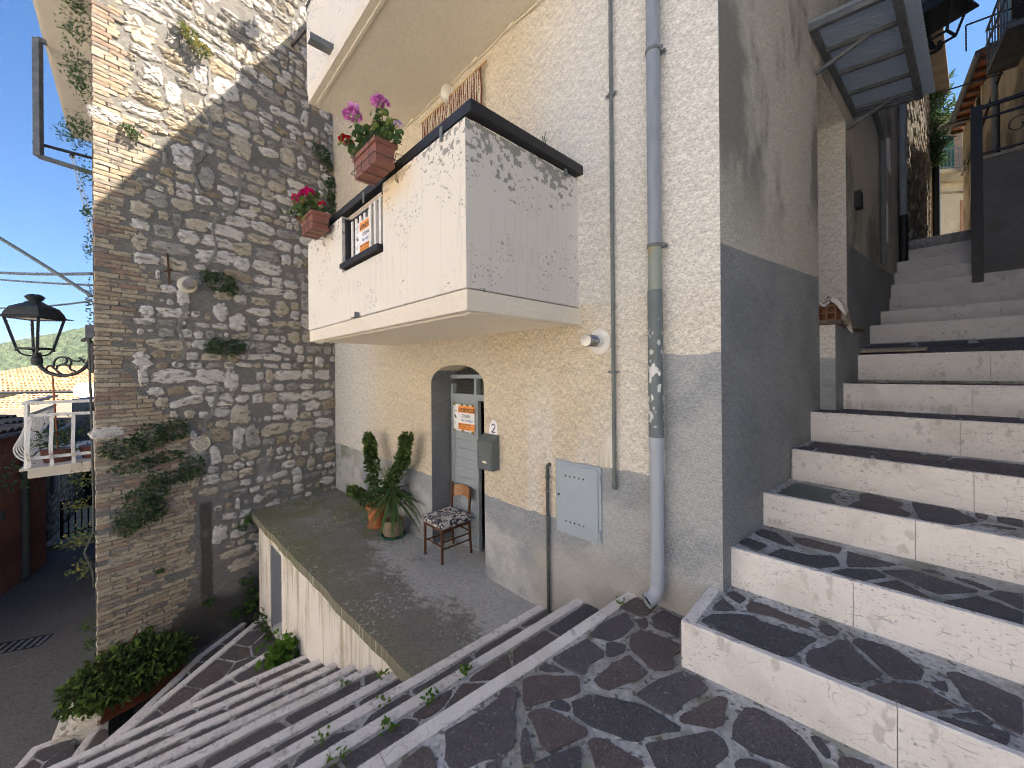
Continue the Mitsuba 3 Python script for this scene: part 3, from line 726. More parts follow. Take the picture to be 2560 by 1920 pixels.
for k, (z, a, d) in USTEP.items():
    a = np.array(a); d = unit(d); ln = LEN if k < 12 else 1.05
    b = a + d * ln
    nrm = np.array([-d[1], d[0]]); nrm = nrm if nrm @ (.7, .7) > 0 else -nrm     # into the flight
    back = 3.4
    if k == 1:
        poly = [tuple(a + nrm * TH + d * .0), tuple(b + nrm * TH), tuple(b + nrm * back), (1.6, 3.2), (1.36, 2.60)]
    else:
        poly = [tuple(a + nrm * TH - d * .25), tuple(b + nrm * TH), tuple(b + nrm * back), tuple(a + nrm * back - d * .25)]
    mbu.mesh(prism(poly, -1.0, z - .006))
    # marble riser slabs, their top edge showing as the nosing
    cuts = [0.0] + [float((np.array(q) - a) @ d) for q in RJ.get(k, [])]
    while cuts[-1] < ln - 1.2:
        cuts.append(cuts[-1] + 1.15)
    cuts.append(ln)
    for c0, c1 in zip(cuts[:-1], cuts[1:]):
        o = a + d * (c0 + .0014)
        w = c1 - c0 - .0028
        zt = z + .004 + rng.uniform(-.0015, .0015)
        zb = BOT[k] - .03
        e = .0035
        # chamfered top front edge
        prof = Polygon([(0, zb), (TH, zb), (TH, zt), (e, zt), (0, zt - e)])
        part(up_stairs, "riser_slab", ext(prof, A(o[0], o[1], 0), A(nrm[0], nrm[1], 0), UP, A(d[0], d[1], 0), w), "pink_marble")
# the return of the lowest step
a = A(.98, 2.26, 0); e1 = unit(A(1.345 - .98, 2.635 - 2.26, 0)); e2 = A(e1[1], -e1[0], 0)
part(up_stairs, "nosing", MB().obox(a + e1 * .006 + e2 * .004 + UP * -.03, e1 * .50, e2 * .062, UP * .2945).out(), "pink_marble")
# the sloping landing below the upper flight
pa, pb = A(4.19, 4.85, 1.894), A(5.58, 6.0, 2.125)
dd = unit(A(.66, -.75, 0))
m = MB().add([pa - dd * .3 + A(.03, .03, 0), pa + dd * 3 + A(.03, .03, 0), pb + dd * 3, pb - dd * .3, pa - dd * .3 - UP, pa + dd * 3 - UP, pb + dd * 3 - UP, pb - dd * .3 - UP],
             [[0, 1, 2, 3], [4, 7, 6, 5], [0, 4, 5, 1], [1, 5, 6, 2], [2, 6, 7, 3], [3, 7, 4, 0]])
mbu.mesh(m.out())
part(up_stairs, "step_core", mbu.out(), "mortar_joint")
for lst, z in ((TREAD1, .26), (TREAD2, .515), (TREAD3, .76)):
    kk_ = {.26: 1, .515: 2, .76: 3}[z]
    a_, d_ = np.array(USTEP[kk_][1]), unit(USTEP[kk_][2]); n_ = np.array([-d_[1], d_[0]]); n_ = n_ if n_ @ (.7, .7) > 0 else -n_
    clip_ = Polygon([a_ + n_ * (TH + .008) - d_, a_ + n_ * (TH + .008) + d_ * 4, a_ + n_ * 3 + d_ * 4, a_ + n_ * 3 - d_])
    for i, q in enumerate(lst):
        g = Polygon(q).buffer(0).intersection(clip_)
        if g.area < .002:
            continue
        if g.geom_type != "Polygon":
            g = max(g.geoms, key=lambda h: h.area)
        g = ragged(g.buffer(-.003), .024, .004, None, i * 2.3 + z)
        green = z > .7 and i == 0
        part(up_stairs, "flagstone", flag(g, z + .002 + rng.uniform(-.001, .002)), "green_slate" if green else PORPH[[2, 0, 1, 2, 0][i % 5]])
for k in (4, 5, 6, 7):
    z, a, d = USTEP[k]; a = np.array(a); d = unit(d); nrm = np.array([-d[1], d[0]]); nrm = nrm if nrm @ (.7, .7) > 0 else -nrm
    if k == 7:
        n3 = unit(pb - pa)
        continue
    dep = .62
    voronoi_flags(up_stairs, Polygon([a + nrm * (TH + .02), a + d * 2.2 + nrm * (TH + .02), a + d * 2.2 + nrm * dep, a + nrm * dep]), z + .001, .42, .24, math.degrees(math.atan2(d[1], d[0])), seed=k + 40)
# flags on the sloping landing, laid on its plane
sl = (2.125 - 1.894) / np.linalg.norm((pb - pa)[:2])
r = np.random.default_rng(5)
gx = unit((pb - pa)[:2])
for i in range(5):
    for j in range(3):
        c = pa[:2] + np.array(dd[:2]) * (.25 + i * .55 + r.uniform(-.06, .06)) + gx * (.30 + j * .52)
        g = Polygon([c + np.array(dd[:2]) * sx * .24 + gx * sy * .21 + r.uniform(-.04, .04, 2) for sx, sy in ((-1, -1), (1, -1), (1, 1), (-1, 1))])
        m = flag(ragged(g, .05, .008, None, i + 7 * j), 0, .02)
        v = np.asarray(m.vertices); v[:, 2] += 1.894 + ((v[:, :2] - pa[:2]) @ gx) * sl + .006
        part(up_stairs, "flagstone", trimesh.Trimesh(v, m.faces, process=False), PORPH[(i + j) % 3])
structure("alley_ground", "dark paving at the head of the alley stairs")
solo("alley_ground", MB().add([A(8.2, 8.9, 4.5), A(10.2, 6.4, 4.5), A(22, 13.5, 6.3), A(14.5, 22, 6.3), A(8.2, 8.9, 2), A(10.2, 6.4, 2), A(22, 13.5, 2), A(14.5, 22, 2)],
    [[0, 1, 2, 3], [4, 7, 6, 5], [0, 4, 5, 1], [1, 5, 6, 2], [2, 6, 7, 3], [3, 7, 4, 0]]).out(), "mortar_joint")

# ---------------------------------------------------------------- the plaster house
house = thing("plaster_house", "cream roughcast house with two concrete balconies and a grey painted dado", "house")
back = -N1 * 7.0
foot = [tuple((P0 + T1 * 5.33)[:2]), tuple(P0[:2]), tuple(S0[:2]), tuple((S0 + SD * 8.9)[:2]), tuple((S0 + SD * 8.9 - SN * 5)[:2]), tuple((P0 + T1 * 5.33 + back)[:2])]
shell = to_man(prism(foot, -2.9, 8.92))
th = np.linspace(0, np.pi, 17)
arch = Polygon([(.59, -.49), (1.65, -.49), (1.65, 1.60)] + [(1.12 + .53 * math.cos(t), 1.60 + .225 * math.sin(t)) for t in th[1:-1]] + [(.59, 1.60)])
shell = shell - to_man(ext(arch, P0 - N1 * .95, T1, UP, N1, 1.4))
shell = shell - to_man(ext(sbox(2.45, 2.25, 3.82, 4.95), S0 - SN * .5, SD, UP, SN, 1.0))
for s0, z0 in ((6.9, 4.1), (7.25, 5.5)):
    shell = shell - to_man(ext(sbox(s0, z0, s0 + .55, z0 + .75), S0 - SN * .25, SD, UP, SN, 1.0))
part(house, "wall", from_man(shell), "roughcast_paint")
part(house, "roof_terrace", prism(Polygon(foot).buffer(-.03), 8.925, 9.0), "mortar_joint")
# front door in its recess
e = -.30
dm = MB()
for s in (1.615, .60):
    dm.obox(BP(s - .045, -.475, e - .05), T1 * .045, N1 * .07, UP * 2.06)
dm.obox(BP(.555, 1.385, e - .05), T1 * 1.06, N1 * .075, UP * .075)
dm.obox(BP(.555, 1.655, e - .05), T1 * 1.06, N1 * .075, UP * .05)
dm.obox(BP(1.075, 1.46, e - .05), T1 * .045, N1 * .07, UP * .195)
door = part(house, "door_frame", dm.out(), "grey_door_paint", label="pale grey door frame with slatted fanlight under the arch")
fl = MB()
for k in range(9):
    z = 1.468 + k * .0208
    fl.obox(BP(.60, z, e - .06), T1 * .475, N1 * .03 + UP * -.012, UP * .006)
    fl.obox(BP(1.12, z, e - .06), T1 * .455, N1 * .03 + UP * -.012, UP * .006)
for k in range(5):
    fl.obox(BP(.66, 1.712 + k * .022, e - .06), T1 * .92, N1 * .03 + UP * -.012, UP * .006)
part(house, "fanlight_grille", fl.out(), "dark_pipe_paint")
part(house, "fanlight_void", MB().obox(BP(.58, 1.46, e - .12), T1 * 1.06, N1 * .005, UP * .38).out(), "black_void")
leaf = house + "__door_leaf"
lm = MB().obox(BP(1.055, -.465, e - .035), T1 * .515, N1 * .035, UP * 1.85)
for s in (1.055, 1.535):
    lm.obox(BP(s, -.465, e), T1 * .035, N1 * .014, UP * 1.85)
for z in (-.465, 1.355):
    lm.obox(BP(1.09, z, e), T1 * .445, N1 * .014, UP * .03)
part(house, "door_leaf", lm.out(), "grey_door_paint")
for k in range(15):
    z = -.43 + k * .119
    mpl = extrude(sbox(.004, .004, .441, .113).buffer(-.004).buffer(.004, join_style=1), .009)
    v = frame_map(BP(1.092, z, e + .0005), T1, UP, N1)(np.asarray(mpl.vertices))
    part(leaf, "plank", trimesh.Trimesh(v, mpl.faces[:, ::-1], process=False), "grey_door_paint")
part(house, "dark_leaf", MB().obox(BP(.60, -.465, e - .30), T1 * .05, N1 * .30, UP * 1.85).obox(BP(.60, -.47, e - .5), T1 * .98, N1 * .02, UP * 1.9).out(), "black_void", label="dark gap where the second leaf stands open")
part(house, "doorstep", MB().obox(BP(.595, -.50, -.9), T1 * 1.05, N1 * .9, UP * .028).out(), "terrace_concrete")
# alley door
am = MB()
am.obox(SP(2.46, 2.26, -.47), SD * 1.35, SN * .04, UP * 2.68)
for s in (2.46, 3.76):
    am.obox(SP(s, 2.26, -.43), SD * .05, SN * .05, UP * 2.68)
part(house, "alley_door", am.out(), "white_enamel", label="white side door up the alley under the glazed canopy")
sb = part(house, "alley_doorstep", MB().obox(SP(2.47, .9, -.02), SD * 1.30, SN * .15, UP * 1.30).out(), "roughcast_paint")
part(sb, "cap", MB().obox(SP(2.45, 2.205, -.45), SD * 1.36, SN * .63, UP * .04).out(), "rubble_stone")
for s0, z0 in ((6.9, 4.1), (7.25, 5.5)):
    part(house, "window", MB().obox(SP(s0 + .02, z0 + .02, -.22), SD * .51, SN * .03, UP * .71).out(), "black_void")
# balconies
def balcony(z0, s_near, s_far, notch, dep=1.15):
    top = z0 + 1.245
    b = part(house, "balcony", MB().obox(BP(s_near - .02, z0, -.2), T1 * (s_far - s_near - .06), N1 * (.2 + dep + .012), UP * .135).out(), "soffit_paint",
             label="upper concrete balcony seen from below" if z0 > 4 else "lower concrete balcony with flower boxes and a sale poster")
    mb = MB()
    t = .12
    f0, f1 = (.545, 1.50)
    if notch:
        mb.obox(BP(s_near, z0 + .15, dep - t), T1 * (f0 - s_near), N1 * t, UP * (top - z0 - .15))
        mb.obox(BP(f1, z0 + .15, dep - t), T1 * (s_far - f1), N1 * t, UP * (top - z0 - .15))
        mb.obox(BP(f0, z0 + .15, dep - t), T1 * (f1 - f0), N1 * t, UP * (.505))
    else:
        mb.obox(BP(s_near, z0 + .15, dep - t), T1 * (s_far - s_near), N1 * t, UP * (top - z0 - .15))
    mb.obox(BP(s_near, z0 + .15, -.25), T1 * t, N1 * (.25 + dep - t), UP * (top - z0 - .15))
    mb.obox(BP(s_far - t, z0 + .15, -.2), T1 * t, N1 * (.2 + dep - t), UP * (top - z0 - .15))
    pm = trimesh.Trimesh(mb.out().vertices, mb.out().faces, process=False)
    part(b, "parapet", pm, "board_marked_concrete")
    g = MB().obox(BP(s_near + .02, z0 + .134, -.2), T1 * (s_far - s_near - .05), N1 * (.2 + dep - .022), UP * .018)
    part(b, "joint", g.out(), "smeared_mortar")
    d2 = MB().obox(BP(s_near + .03, z0 - .012, 0), T1 * .03, N1 * (dep - .05), UP * .012)
    d2.obox(BP(s_near + .06, z0 - .012, dep - .09), T1 * (s_far - s_near - .2), N1 * .03, UP * .012)
    part(b, "drip_bead", d2.out(), "soffit_paint")
    return b, top
low, ltop = balcony(2.13, -.645, 2.66, True)
upb, utop = balcony(5.16, -.645, 2.74, False, 1.12)
hr = MB()
zr = ltop + .022
hr.obox(BP(-.70, zr, 1.07), T1 * 3.12, N1 * .075, UP * .075)
hr.obox(BP(-.70, zr + .001, -.10), T1 * .075, N1 * 1.170, UP * .073)
part(low, "handrail", hr.out(), "black_iron", label="black box-section handrail of the lower balcony")
for s, d in ((-.40, 1.09), (.9, 1.09), (1.9, 1.09), (2.3, 1.09)):
    part(low, "rail_post", MB().obox(BP(s, ltop - .5, d - .01), T1 * .012, N1 * .035, UP * .53).out() if d < 1 else MB().obox(BP(s, ltop - .05, 1.16), T1 * .03, N1 * .006, UP * .10).out(), "conduit_metal")
part(low, "rail_post", MB().obox(BP(-.665, ltop - .03, .12), T1 * .012, N1 * .03, UP * .06).out(), "conduit_metal")
gf = MB()
gf.obox(BP(.58, 2.815, 1.10), T1 * .89, N1 * .09, UP * .045)
gf.obox(BP(.575, 3.30, 1.03), T1 * .895, N1 * .05, UP * .035)
gf.obox(BP(.575, 2.81, 1.03), T1 * .02, N1 * .10, UP * .53)
gf.obox(BP(1.452, 2.81, 1.03), T1 * .02, N1 * .10, UP * .53)
gr = part(low, "grille_frame", gf.out(), "black_iron", label="black frame with white slats set in the parapet notch")
for k in range(8):
    s = .64 + k * .105
    part(gr, "slat", MB().obox(BP(s, 2.855, 1.072), T1 * .042, N1 * .016, UP * .45).out(), "white_enamel")
part(low, "rail_bracket", MB().obox(BP(1.06, 2.27, 1.15), T1 * .10, N1 * .05, UP * .006).obox(BP(1.06, 2.27, 1.15), T1 * .006, N1 * .05, UP * .05).out(), "galvanized_bar")
part(upb, "handrail", MB().obox(BP(-.70, utop + .02, 1.03), T1 * 3.5, N1 * .085, UP * .085).out(), "black_iron")
part(upb, "laundry_bar", MB().bar(BP(2.60, 6.36, 1.0), WP(.75, 7.55, -.02), .035, .05).out(), "black_iron", label="dark bar from the upper balcony to the stone wall")
part(upb, "gutter_spout", MB().obox(BP(1.78, 5.30, 1.10), T1 * .10, N1 * .26, UP * .006).obox(BP(1.78, 5.30, 1.10), T1 * .006, N1 * .26, UP * .07).out(), "galvanized_bar")
part(house, "chipped_plaster", ext(ragged(Polygon([(-.965, 1.28), (-.90, 1.20), (-.83, 1.10), (-.79, 1.0), (-.83, .955), (-.98, .96)]), .02, .010, None, 4), P0, -T2 * -1, UP, N2, .004) if False else
     (lambda pg: (lambda mm: trimesh.Trimesh(np.array([FP(v[0], v[1], v[2]) for v in mm.vertices]), mm.faces, process=False))(extrude(pg, .004)))(ragged(Polygon([(-.97, 1.27), (-.915, 1.20), (-.845, 1.10), (-.79, 1.01), (-.83, .955), (-.98, .955)]), .02, .010, None, 4)),
     "limewashed_wall", label="bare white patch where plaster has fallen off beside the conduit")

# ---------------------------------------------------------------- the raised terrace before the door
terr = thing("raised_terrace", "raised concrete terrace before the front door with a stained white retaining wall", "terrace")
R0, R1 = A(-.757, 2.787, 0), A(-4.196, 6.154, 0)
RD = unit(R1 - R0); RN = A(-RD[1], RD[0], 0); RN = RN if RN @ A(-1, -1, 0) > 0 else -RN
fl_ = P0 + T1 * 5.33
slab = Polygon([tuple((R0 - RD * .35)[:2]), tuple((R0 + RD * 4.85)[:2]), tuple((fl_ - N1 * .2)[:2]), tuple((P0 - N1 * .1)[:2]), (.25, 3.55)])
edge = [(R0 + RD * t + RN * (.012 * (meshkit.noise(A(t * 5, 1, 1)) - .5) * 2))[:2] for t in np.linspace(-.35, 4.85, 90)]
slab = Polygon([tuple(q) for q in edge] + [tuple((fl_ - N1 * .2)[:2]), tuple((P0 - N1 * .1)[:2]), (.25, 3.55)])
part(terr, "slab", prism(slab, -.575, -.472), "terrace_concrete")
wall2 = sbox(-.3, -2.9, 4.62, -.575)
wall2 = wall2.difference(sbox(3.42, -1.93, 3.96, -.74))
part(terr, "retaining_wall", ext(wall2, R0 - RN * .065 - RN * .30, RD, UP, RN, .30), "limewashed_wall")
part(terr, "cellar_opening", MB().obox(R0 + RD * 3.44 - RN * .30 + UP * -1.93, RD * .016, RN * .22, UP * 1.19).obox(R0 + RD * 3.944 - RN * .30 + UP * -1.93, RD * .014, RN * .232, UP * 1.188).obox(R0 + RD * 3.43 - RN * .31 + UP * -1.93, RD * .52, RN * .02, UP * 1.188).out(), "grey_reveal_paint",
     label="narrow grey painted cellar opening at the far end of the retaining wall")
part(terr, "fill", prism(Polygon([tuple((R0 - RN * .36 - RD * .1)[:2]), tuple((R0 - RN * .37 + RD * 4.6)[:2]), tuple(fl_[:2]), tuple(P0[:2])]), -2.9, -.58), "mortar_joint")

# ---------------------------------------------------------------- the stone house
stone_house = thing("stone_house", "old rubble stone house with brick corner and plants growing from the wall", "house")
sf = [tuple((Q0 - W * .4 - WN * .05)[:2]), tuple((KC - WN * .03 - LD * 0)[:2]), tuple((KC + LD * 9)[:2]), tuple((KC + LD * 9 - LN * 4)[:2])]
part(stone_house, "core_wall", prism(sf, -2.9, 9.7), "old_mortar" if False else "smeared_mortar")
def mort(S, Z):
    p = np.stack([S * 3, Z * 3, 0 * S], -1)
    q = np.stack([S * 16, Z * 16, 0 * S + 5], -1)
    d = .000 + .020 * (meshkit.fbm(p, 3) - .5) + .011 * (meshkit.noise(q) - .5)
    d = d - .03 * np.clip((-1.75 - Z), 0, .5)
    return Q0 + W * S[..., None] + WN * d[..., None] + UP * Z[..., None]
part(stone_house, "mortar_face", grid(mort, np.linspace(-.25, 3.178, 150), np.linspace(-2.85, 9.7, 500)), "smeared_mortar", True)
BND = np.array([(9.7, 2.95), (6.0, 2.95), (5.6, 2.82), (5.2, 2.98), (5.05, 2.72), (4.9, 2.56), (4.55, 2.6), (4.34, 2.84), (4.16, 2.73), (3.85, 2.97), (3.59, 2.81), (3.35, 2.97), (3.25, 2.81), (2.9, 2.57), (2.6, 2.8), (2.35, 2.93), (2.1, 2.68),
                (1.85, 2.9), (1.4, 2.7), (1.14, 2.5), (1.05, 2.28), (.3, 2.3), (-.1, 2.23), (-1.3, 2.22), (-1.66, 2.40), (-2.3, 2.75)])[::-1]
sb_of = lambda z: float(np.interp(z, BND[:, 0], BND[:, 1]))
rb = np.random.default_rng(11)
bricks = []
z = -2.35
row = 0
while z < 9.6:
    h = rb.uniform(.043, .052)
    s_hi = 3.19 + rb.uniform(-.008, .006)
    stop = sb_of(z) + rb.uniform(-.07, .07)
    s = s_hi
    first = True
    while s > stop + .06:
        ln = rb.uniform(.21, .28) if (row % 2 or not first) else rb.uniform(.11, .15)
        first = False
        lo = max(s - ln, stop)
        if rb.random() > .045 and s - lo > .05:
            bricks.append((lo + .004, s - .004, z, z + h))
        s -= ln + rb.uniform(.004, .010)
    z += h + rb.uniform(.007, .014)
    row += 1
def brick_mesh(s0, s1, z0, z1, r):
    ns = 5 if s1 - s0 > .17 else 4
    ss = np.linspace(s0, s1, ns); zs = np.linspace(z0, z1, 3)
    dz = r.uniform(-.004, .004); tl = r.uniform(-.02, .02)
    base = r.uniform(.010, .021)
    Sg, Zg = np.meshgrid(ss, zs, indexing="ij")
    d = base + r.normal(0, .0022, Sg.shape)
    Zj = Zg + tl * (Sg - (s0 + s1) / 2) * .6 + dz * 0 + r.normal(0, .0016, Sg.shape)
    Sj = Sg + r.normal(0, .002, Sg.shape)
    e = np.zeros_like(d); e[0, :] = e[-1, :] = .004; e[:, 0] = e[:, -1] = .004
    fr = Q0 + W * Sj[..., None] + WN * (d - e)[..., None] + UP * Zj[..., None]
    bk = Q0 + W * Sj[..., None] + WN * (-.03) + UP * Zj[..., None]
    n2 = 3
    idx = np.arange(ns * n2).reshape(ns, n2)
    f = np.stack([idx[:-1, :-1], idx[1:, :-1], idx[1:, 1:], idx[:-1, 1:]], -1).reshape(-1, 4)
    ring = list(idx[:, 0]) + list(idx[-1, 1:]) + list(idx[:-1, -1][::-1]) + list(idx[0, 1:-1][::-1])
    o = ns * n2
    sides = [[ring[i], ring[(i + 1) % len(ring)], ring[(i + 1) % len(ring)] + o, ring[i] + o] for i in range(len(ring))]
    q = np.vstack([f, np.array(sides)[:, ::-1]])
    return np.vstack([fr.reshape(-1, 3), bk.reshape(-1, 3)]), q
vis = lambda b: b[2] < 6.35 + (3.19 - b[0]) * .8
bricks.sort(key=lambda b: -((b[1] - b[0]) / (1 + .1 * abs(b[2] - 1))) if vis(b) else 1)
rest = [MB() for _ in BRICK]
for i, b in enumerate(bricks):
    tone = rb.random()
    zt = b[2]
    wts = (.42, .30, .16, .12) if zt > -.2 else (.55, .28, .07, .10)
    j = int(np.searchsorted(np.cumsum(wts), tone))
    j = min(j, 3)
    v, f = brick_mesh(*b, rb)
    if i < 300:
        part(stone_house, "brick", MB().add(v, f).out(), BRICK[j], 50)
    else:
        rest[j].add(v, f)
for j, mbx in enumerate(rest):
    if mbx.v:
        part(stone_house, "brick_course", mbx.out(), BRICK[j], 50, kind="stuff")
# rubble stones between the brick corner and the house front
rs = np.random.default_rng(23)
stones = []
bands = []
z = -2.05
while z < 9.5:
    h = rs.choice([.10, .13, .17, .21, .15]) * rs.uniform(.85, 1.15)
    bands.append((z, z + h)); z += h + rs.uniform(.010, .026)
tall = {}
for bi, (za, zb) in enumerate(bands):
    h = zb - za
    s = rs.uniform(-.1, .1)
    lim = sb_of(za + h / 2) - .03
    while s < lim - .06:
        w = min(h * rs.uniform(1.0, 2.7) * (.8 if s < .9 else 1), lim - s)
        if w < .07:
            break
        z0_, z1_ = za, zb
        blocked = any(s < q1 - .02 and s + w > q0 + .02 for q0, q1 in tall.get(bi, []))
        if blocked:
            s += .10
            continue
        if h < .16 and bi + 1 < len(bands) and w < .40 and rs.random() < .16:
            z1_ = bands[bi + 1][1]
            tall.setdefault(bi + 1, []).append((s, s + w))
        strip = abs(s + w / 2 - 2.07) < .16 and -1.6 < za < -.15
        if not strip and (za > -1.35 or (s < 1.55 and rs.random() < .3)):
            q = rs.random()
            k = (-.06 if za > -.3 else .26)
            sh = rs.uniform(.0, .12) * (z1_ - z0_)
            if q > k + .12:
                stones.append((s + rs.uniform(0, .02), s + w - rs.uniform(0, .02), z0_ + sh + rs.uniform(-.02, .02), z1_ - rs.uniform(.0, .16) * (z1_ - z0_)))
            elif q > k - .05:
                for j in range(2):
                    stones.append((s + w * .5 * j + .01, s + w * (.5 * j + rs.uniform(.3, .46)), z0_ + h * rs.uniform(0, .4), z0_ + h * rs.uniform(.5, .95)))
        s += w + rs.uniform(.008, .030)
def stone_mesh(s0, s1, z0, z1, r, seed):
    cs, cz, a, b = (s0 + s1) / 2, (z0 + z1) / 2, (s1 - s0) / 2, (z1 - z0) / 2
    n = 36
    t = np.arange(n) / n * 2 * np.pi
    ex = r.uniform(.45, .85)
    u = np.sign(np.cos(t)) * np.abs(np.cos(t)) ** ex; v = np.sign(np.sin(t)) * np.abs(np.sin(t)) ** ex
    wob = 1.03 + .36 * (meshkit.noise(np.c_[np.cos(t) * 2.0, np.sin(t) * 2.0, np.full(n, seed * 3.7)]) - .5) + .46 * (meshkit.noise(np.c_[np.cos(t) * 5, np.sin(t) * 5, np.full(n, seed * 1.9)]) - .5) + r.normal(0, .035, n)
    u, v = u * wob, v * wob
    rot = r.normal(0, .09)
    u, v = u * a, v * b
    u, v = u + v * rot, v - u * rot
    P, dep = [], r.uniform(.011, .024)
    prof = [(1.03, -.03), (1.0, .004), (.93, dep * .62), (.74, dep), (.45, dep * 1.05), (.18, dep)]
    for i, (k, d) in enumerate(prof):
        dd_ = d + (r.normal(0, .0045, n) if i >= 2 else 0)
        P.append(Q0 + W * (cs + u * k)[:, None] + WN * (np.zeros(n) + dd_)[:, None] + UP * (cz + v * k)[:, None])
    P.append((Q0 + W * cs + WN * dep + UP * cz)[None])
    f = []
    for i in range(len(prof) - 1):
        j = np.arange(n); j2 = (j + 1) % n
        f.append(np.stack([i * n + j, (i + 1) * n + j, (i + 1) * n + j2], -1)); f.append(np.stack([i * n + j, (i + 1) * n + j2, i * n + j2], -1))
    j = np.arange(n); j2 = (j + 1) % n; i = len(prof) - 1
    f.append(np.stack([i * n + j, np.full(n, len(prof) * n), i * n + j2], -1))
    return np.vstack(P), np.vstack(f)
svis = lambda b: b[3] < 6.6 + (3.19 - b[0]) * .75 and not (b[1] < .9 and 2.6 < b[2] < 3.2)
stones.sort(key=lambda b: -(b[1] - b[0]) * (b[3] - b[2]) if svis(b) else 1)
rest = [MB() for _ in STONE]
for i, b in enumerate(stones):
    j = int(np.searchsorted(np.cumsum([.46, .24, .22, .08]), rs.random()))
    j = min(j, 3)
    v, f = stone_mesh(*b, rs, i)
    if i < 300:
        part(stone_house, "stone", MB().add(v, f).out(), STONE[j], 55)
    else:
        rest[j].add(v, f)
for j, mbx in enumerate(rest):
    if mbx.v:
        part(stone_house, "small_stones", mbx.out(), STONE[j], 55, kind="stuff")
# two limestone blocks bonded into the brick corner
for z0 in (4.93, .93):
    v, f = stone_mesh(2.93, 3.215, z0, z0 + .16, rs, z0)
    part(stone_house, "corner_block", MB().add(v, f).out(), STONE[0], 55)
# smears of newer mortar following the joints
crk = [[(1.99, 6.35), (1.97, 6.1), (2.03, 5.75), (1.98, 5.4), (2.08, 4.95), (2.2, 4.75), (2.1, 4.4)], [(1.62, 5.0), (1.6, 4.6), (1.72, 4.25), (1.95, 4.0), (1.92, 3.6), (2.05, 3.35)], [(2.28, 2.75), (2.36, 2.4), (2.3, 2.1), (2.42, 1.85)], [(1.52, 2.6), (1.45, 2.3), (1.55, 1.95)], [(1.9, 1.6), (1.95, 1.25), (2.08, .98), (2.0, .8)]]
for q in crk:
    cl_ = bez([(a_, b_, 0) for a_, b_ in q], 40)[:, :2]
    gsm = ragged(LineString(cl_).buffer(.019, cap_style=2), .022, .020, None, q[0][0] * 9)
    msm = trimesh.Trimesh(*trimesh.remesh.subdivide_to_size(np.asarray(extrude(gsm, .03).vertices), extrude(gsm, .03).faces, .06), process=False)
    vs_ = np.asarray(msm.vertices)
    part(stone_house, "mortar_smear", trimesh.Trimesh(np.array([WP(p_[0], p_[1], p_[2] - .006 + (.008 * meshkit.noise(A(p_[0] * 30, p_[1] * 30, 1)) if p_[2] > .02 else 0)) for p_ in vs_]), msm.faces, process=False), "new_mortar", 50)
# ledge high on the street side, clothes frame below it
part(stone_house, "eave_slab", MB().obox(LP(.25, 6.55, -.3), LD * 4.45, LN * .82, UP * .16).obox(LP(.25, 6.71, -.3), LD * 4.5, LN * .88, UP * .5).out(), "soffit_paint", label="cream overhanging slab high on the street side")

# ---------------------------------------------------------------- signs
def lettering(text, o, x, y, n, height, bold=True, depth=.0012, width=None):
    m = meshkit.text_mesh(text, height, depth, bold)
    v = np.asarray(m.vertices)
    if width:
        v[:, 0] *= width / max(v[:, 0].max(), 1e-6)
    v = frame_map(o, x, y, n)(v)
    f = np.asarray(m.faces)
    if np.dot(np.cross(x, y), n) < 0:
        f = f[:, ::-1]
    return trimesh.Trimesh(v, f, process=False)

def sale_sign(o, x, y, n, w, h, label, group=None, tape=False):
    """o is the lower left corner as read."""
    t = thing("sale_poster", label, "poster")
    q = lambda a, b, d=0: o + x * (a * w) + y * (b * h) + n * d
    part(t, "sheet", MB().obox(q(0, 0), x * w, y * h, n * .0012).out(), "paper_white")
    for b0, b1 in ((.70, .96), (.05, .30)):
        part(t, "orange_band", MB().obox(q(.24, b0, .0013), x * w * .76, y * h * (b1 - b0), n * .0006).out(), "paper_orange")
    put = lambda s, a, b, hh, ww, m, bold=True: part(t, "lettering", lettering(s, q(a, b, .0022), x, y, n, hh * h, bold, .0008, ww * w), m)
    put("VENDESI", .25, .735, .135, .74, "ink_black")
    put("CASA", .42, .525, .115, .38, "ink_black")
    put("RIF. VA1201", .40, .375, .07, .52, "ink_blue")
    put("cell. 351.528468", .26, .225, .06, .56, "ink_black")
    put("www.casa vendesi.it", .26, .145, .04, .70, "ink_black", False)
    put("info e visite", .26, .08, .04, .5, "ink_black", False)
    ic = MB()
    for p, r in (((.03, .84), (.115, .93)), ((.115, .93), (.20, .84))):
        ic.bar(q(*p, .002), q(*r, .002), .005, .001, up=n)
    for k in range(3):
        ic.bar(q(.05, .81 - k * .04, .002), q(.185, .81 - k * .04, .002), .004, .001, up=n)
    for k in range(4):
        ic.bar(q(.04, .34 - k * .035, .002), q(.15 - .01 * k, .34 - k * .035, .002), .003, .001, up=n)
    part(t, "printed_lines", ic.out(), "ink_black")
    part(t, "printed_triangle", ext(Polygon([(.05, .47), (.19, .47), (.06, .65)]), q(0, 0, .0013), x * w, y * h, n, .0008), "caper_leaf_light")
    if tape:
        for a, b in ((.05, 1.0), (.42, 1.0), (.68, 1.0), (.93, .99), (.05, 0), (.45, .0), (.93, -.01)):
            part(t, "tape", MB().obox(q(a - .05, b - .045, .0024), x * w * .10, y * h * .095, n * .0006).out(), "brown_tape")
    return t
tilt = unit(-T1 + UP * .02)
sale_sign(BP(1.555, .985, e + .024), -T1, UP, N1, .445, .335, "orange and white house sale poster taped to the grey front door", tape=True)
sale_sign(BP(1.27, 2.90, 1.096), -T1, UP, N1, .40, .335, "orange and white house sale poster on the balcony slats")
for k in (0, 1, 2):
    part(gr, "slat", MB().obox(BP(.64 + k * .105, 2.855, 1.108), T1 * .042, N1 * .016, UP * .45).out(), "white_enamel")
num = thing("house_number", "black figure 2 painted on a white patch above the mailbox", "sign")
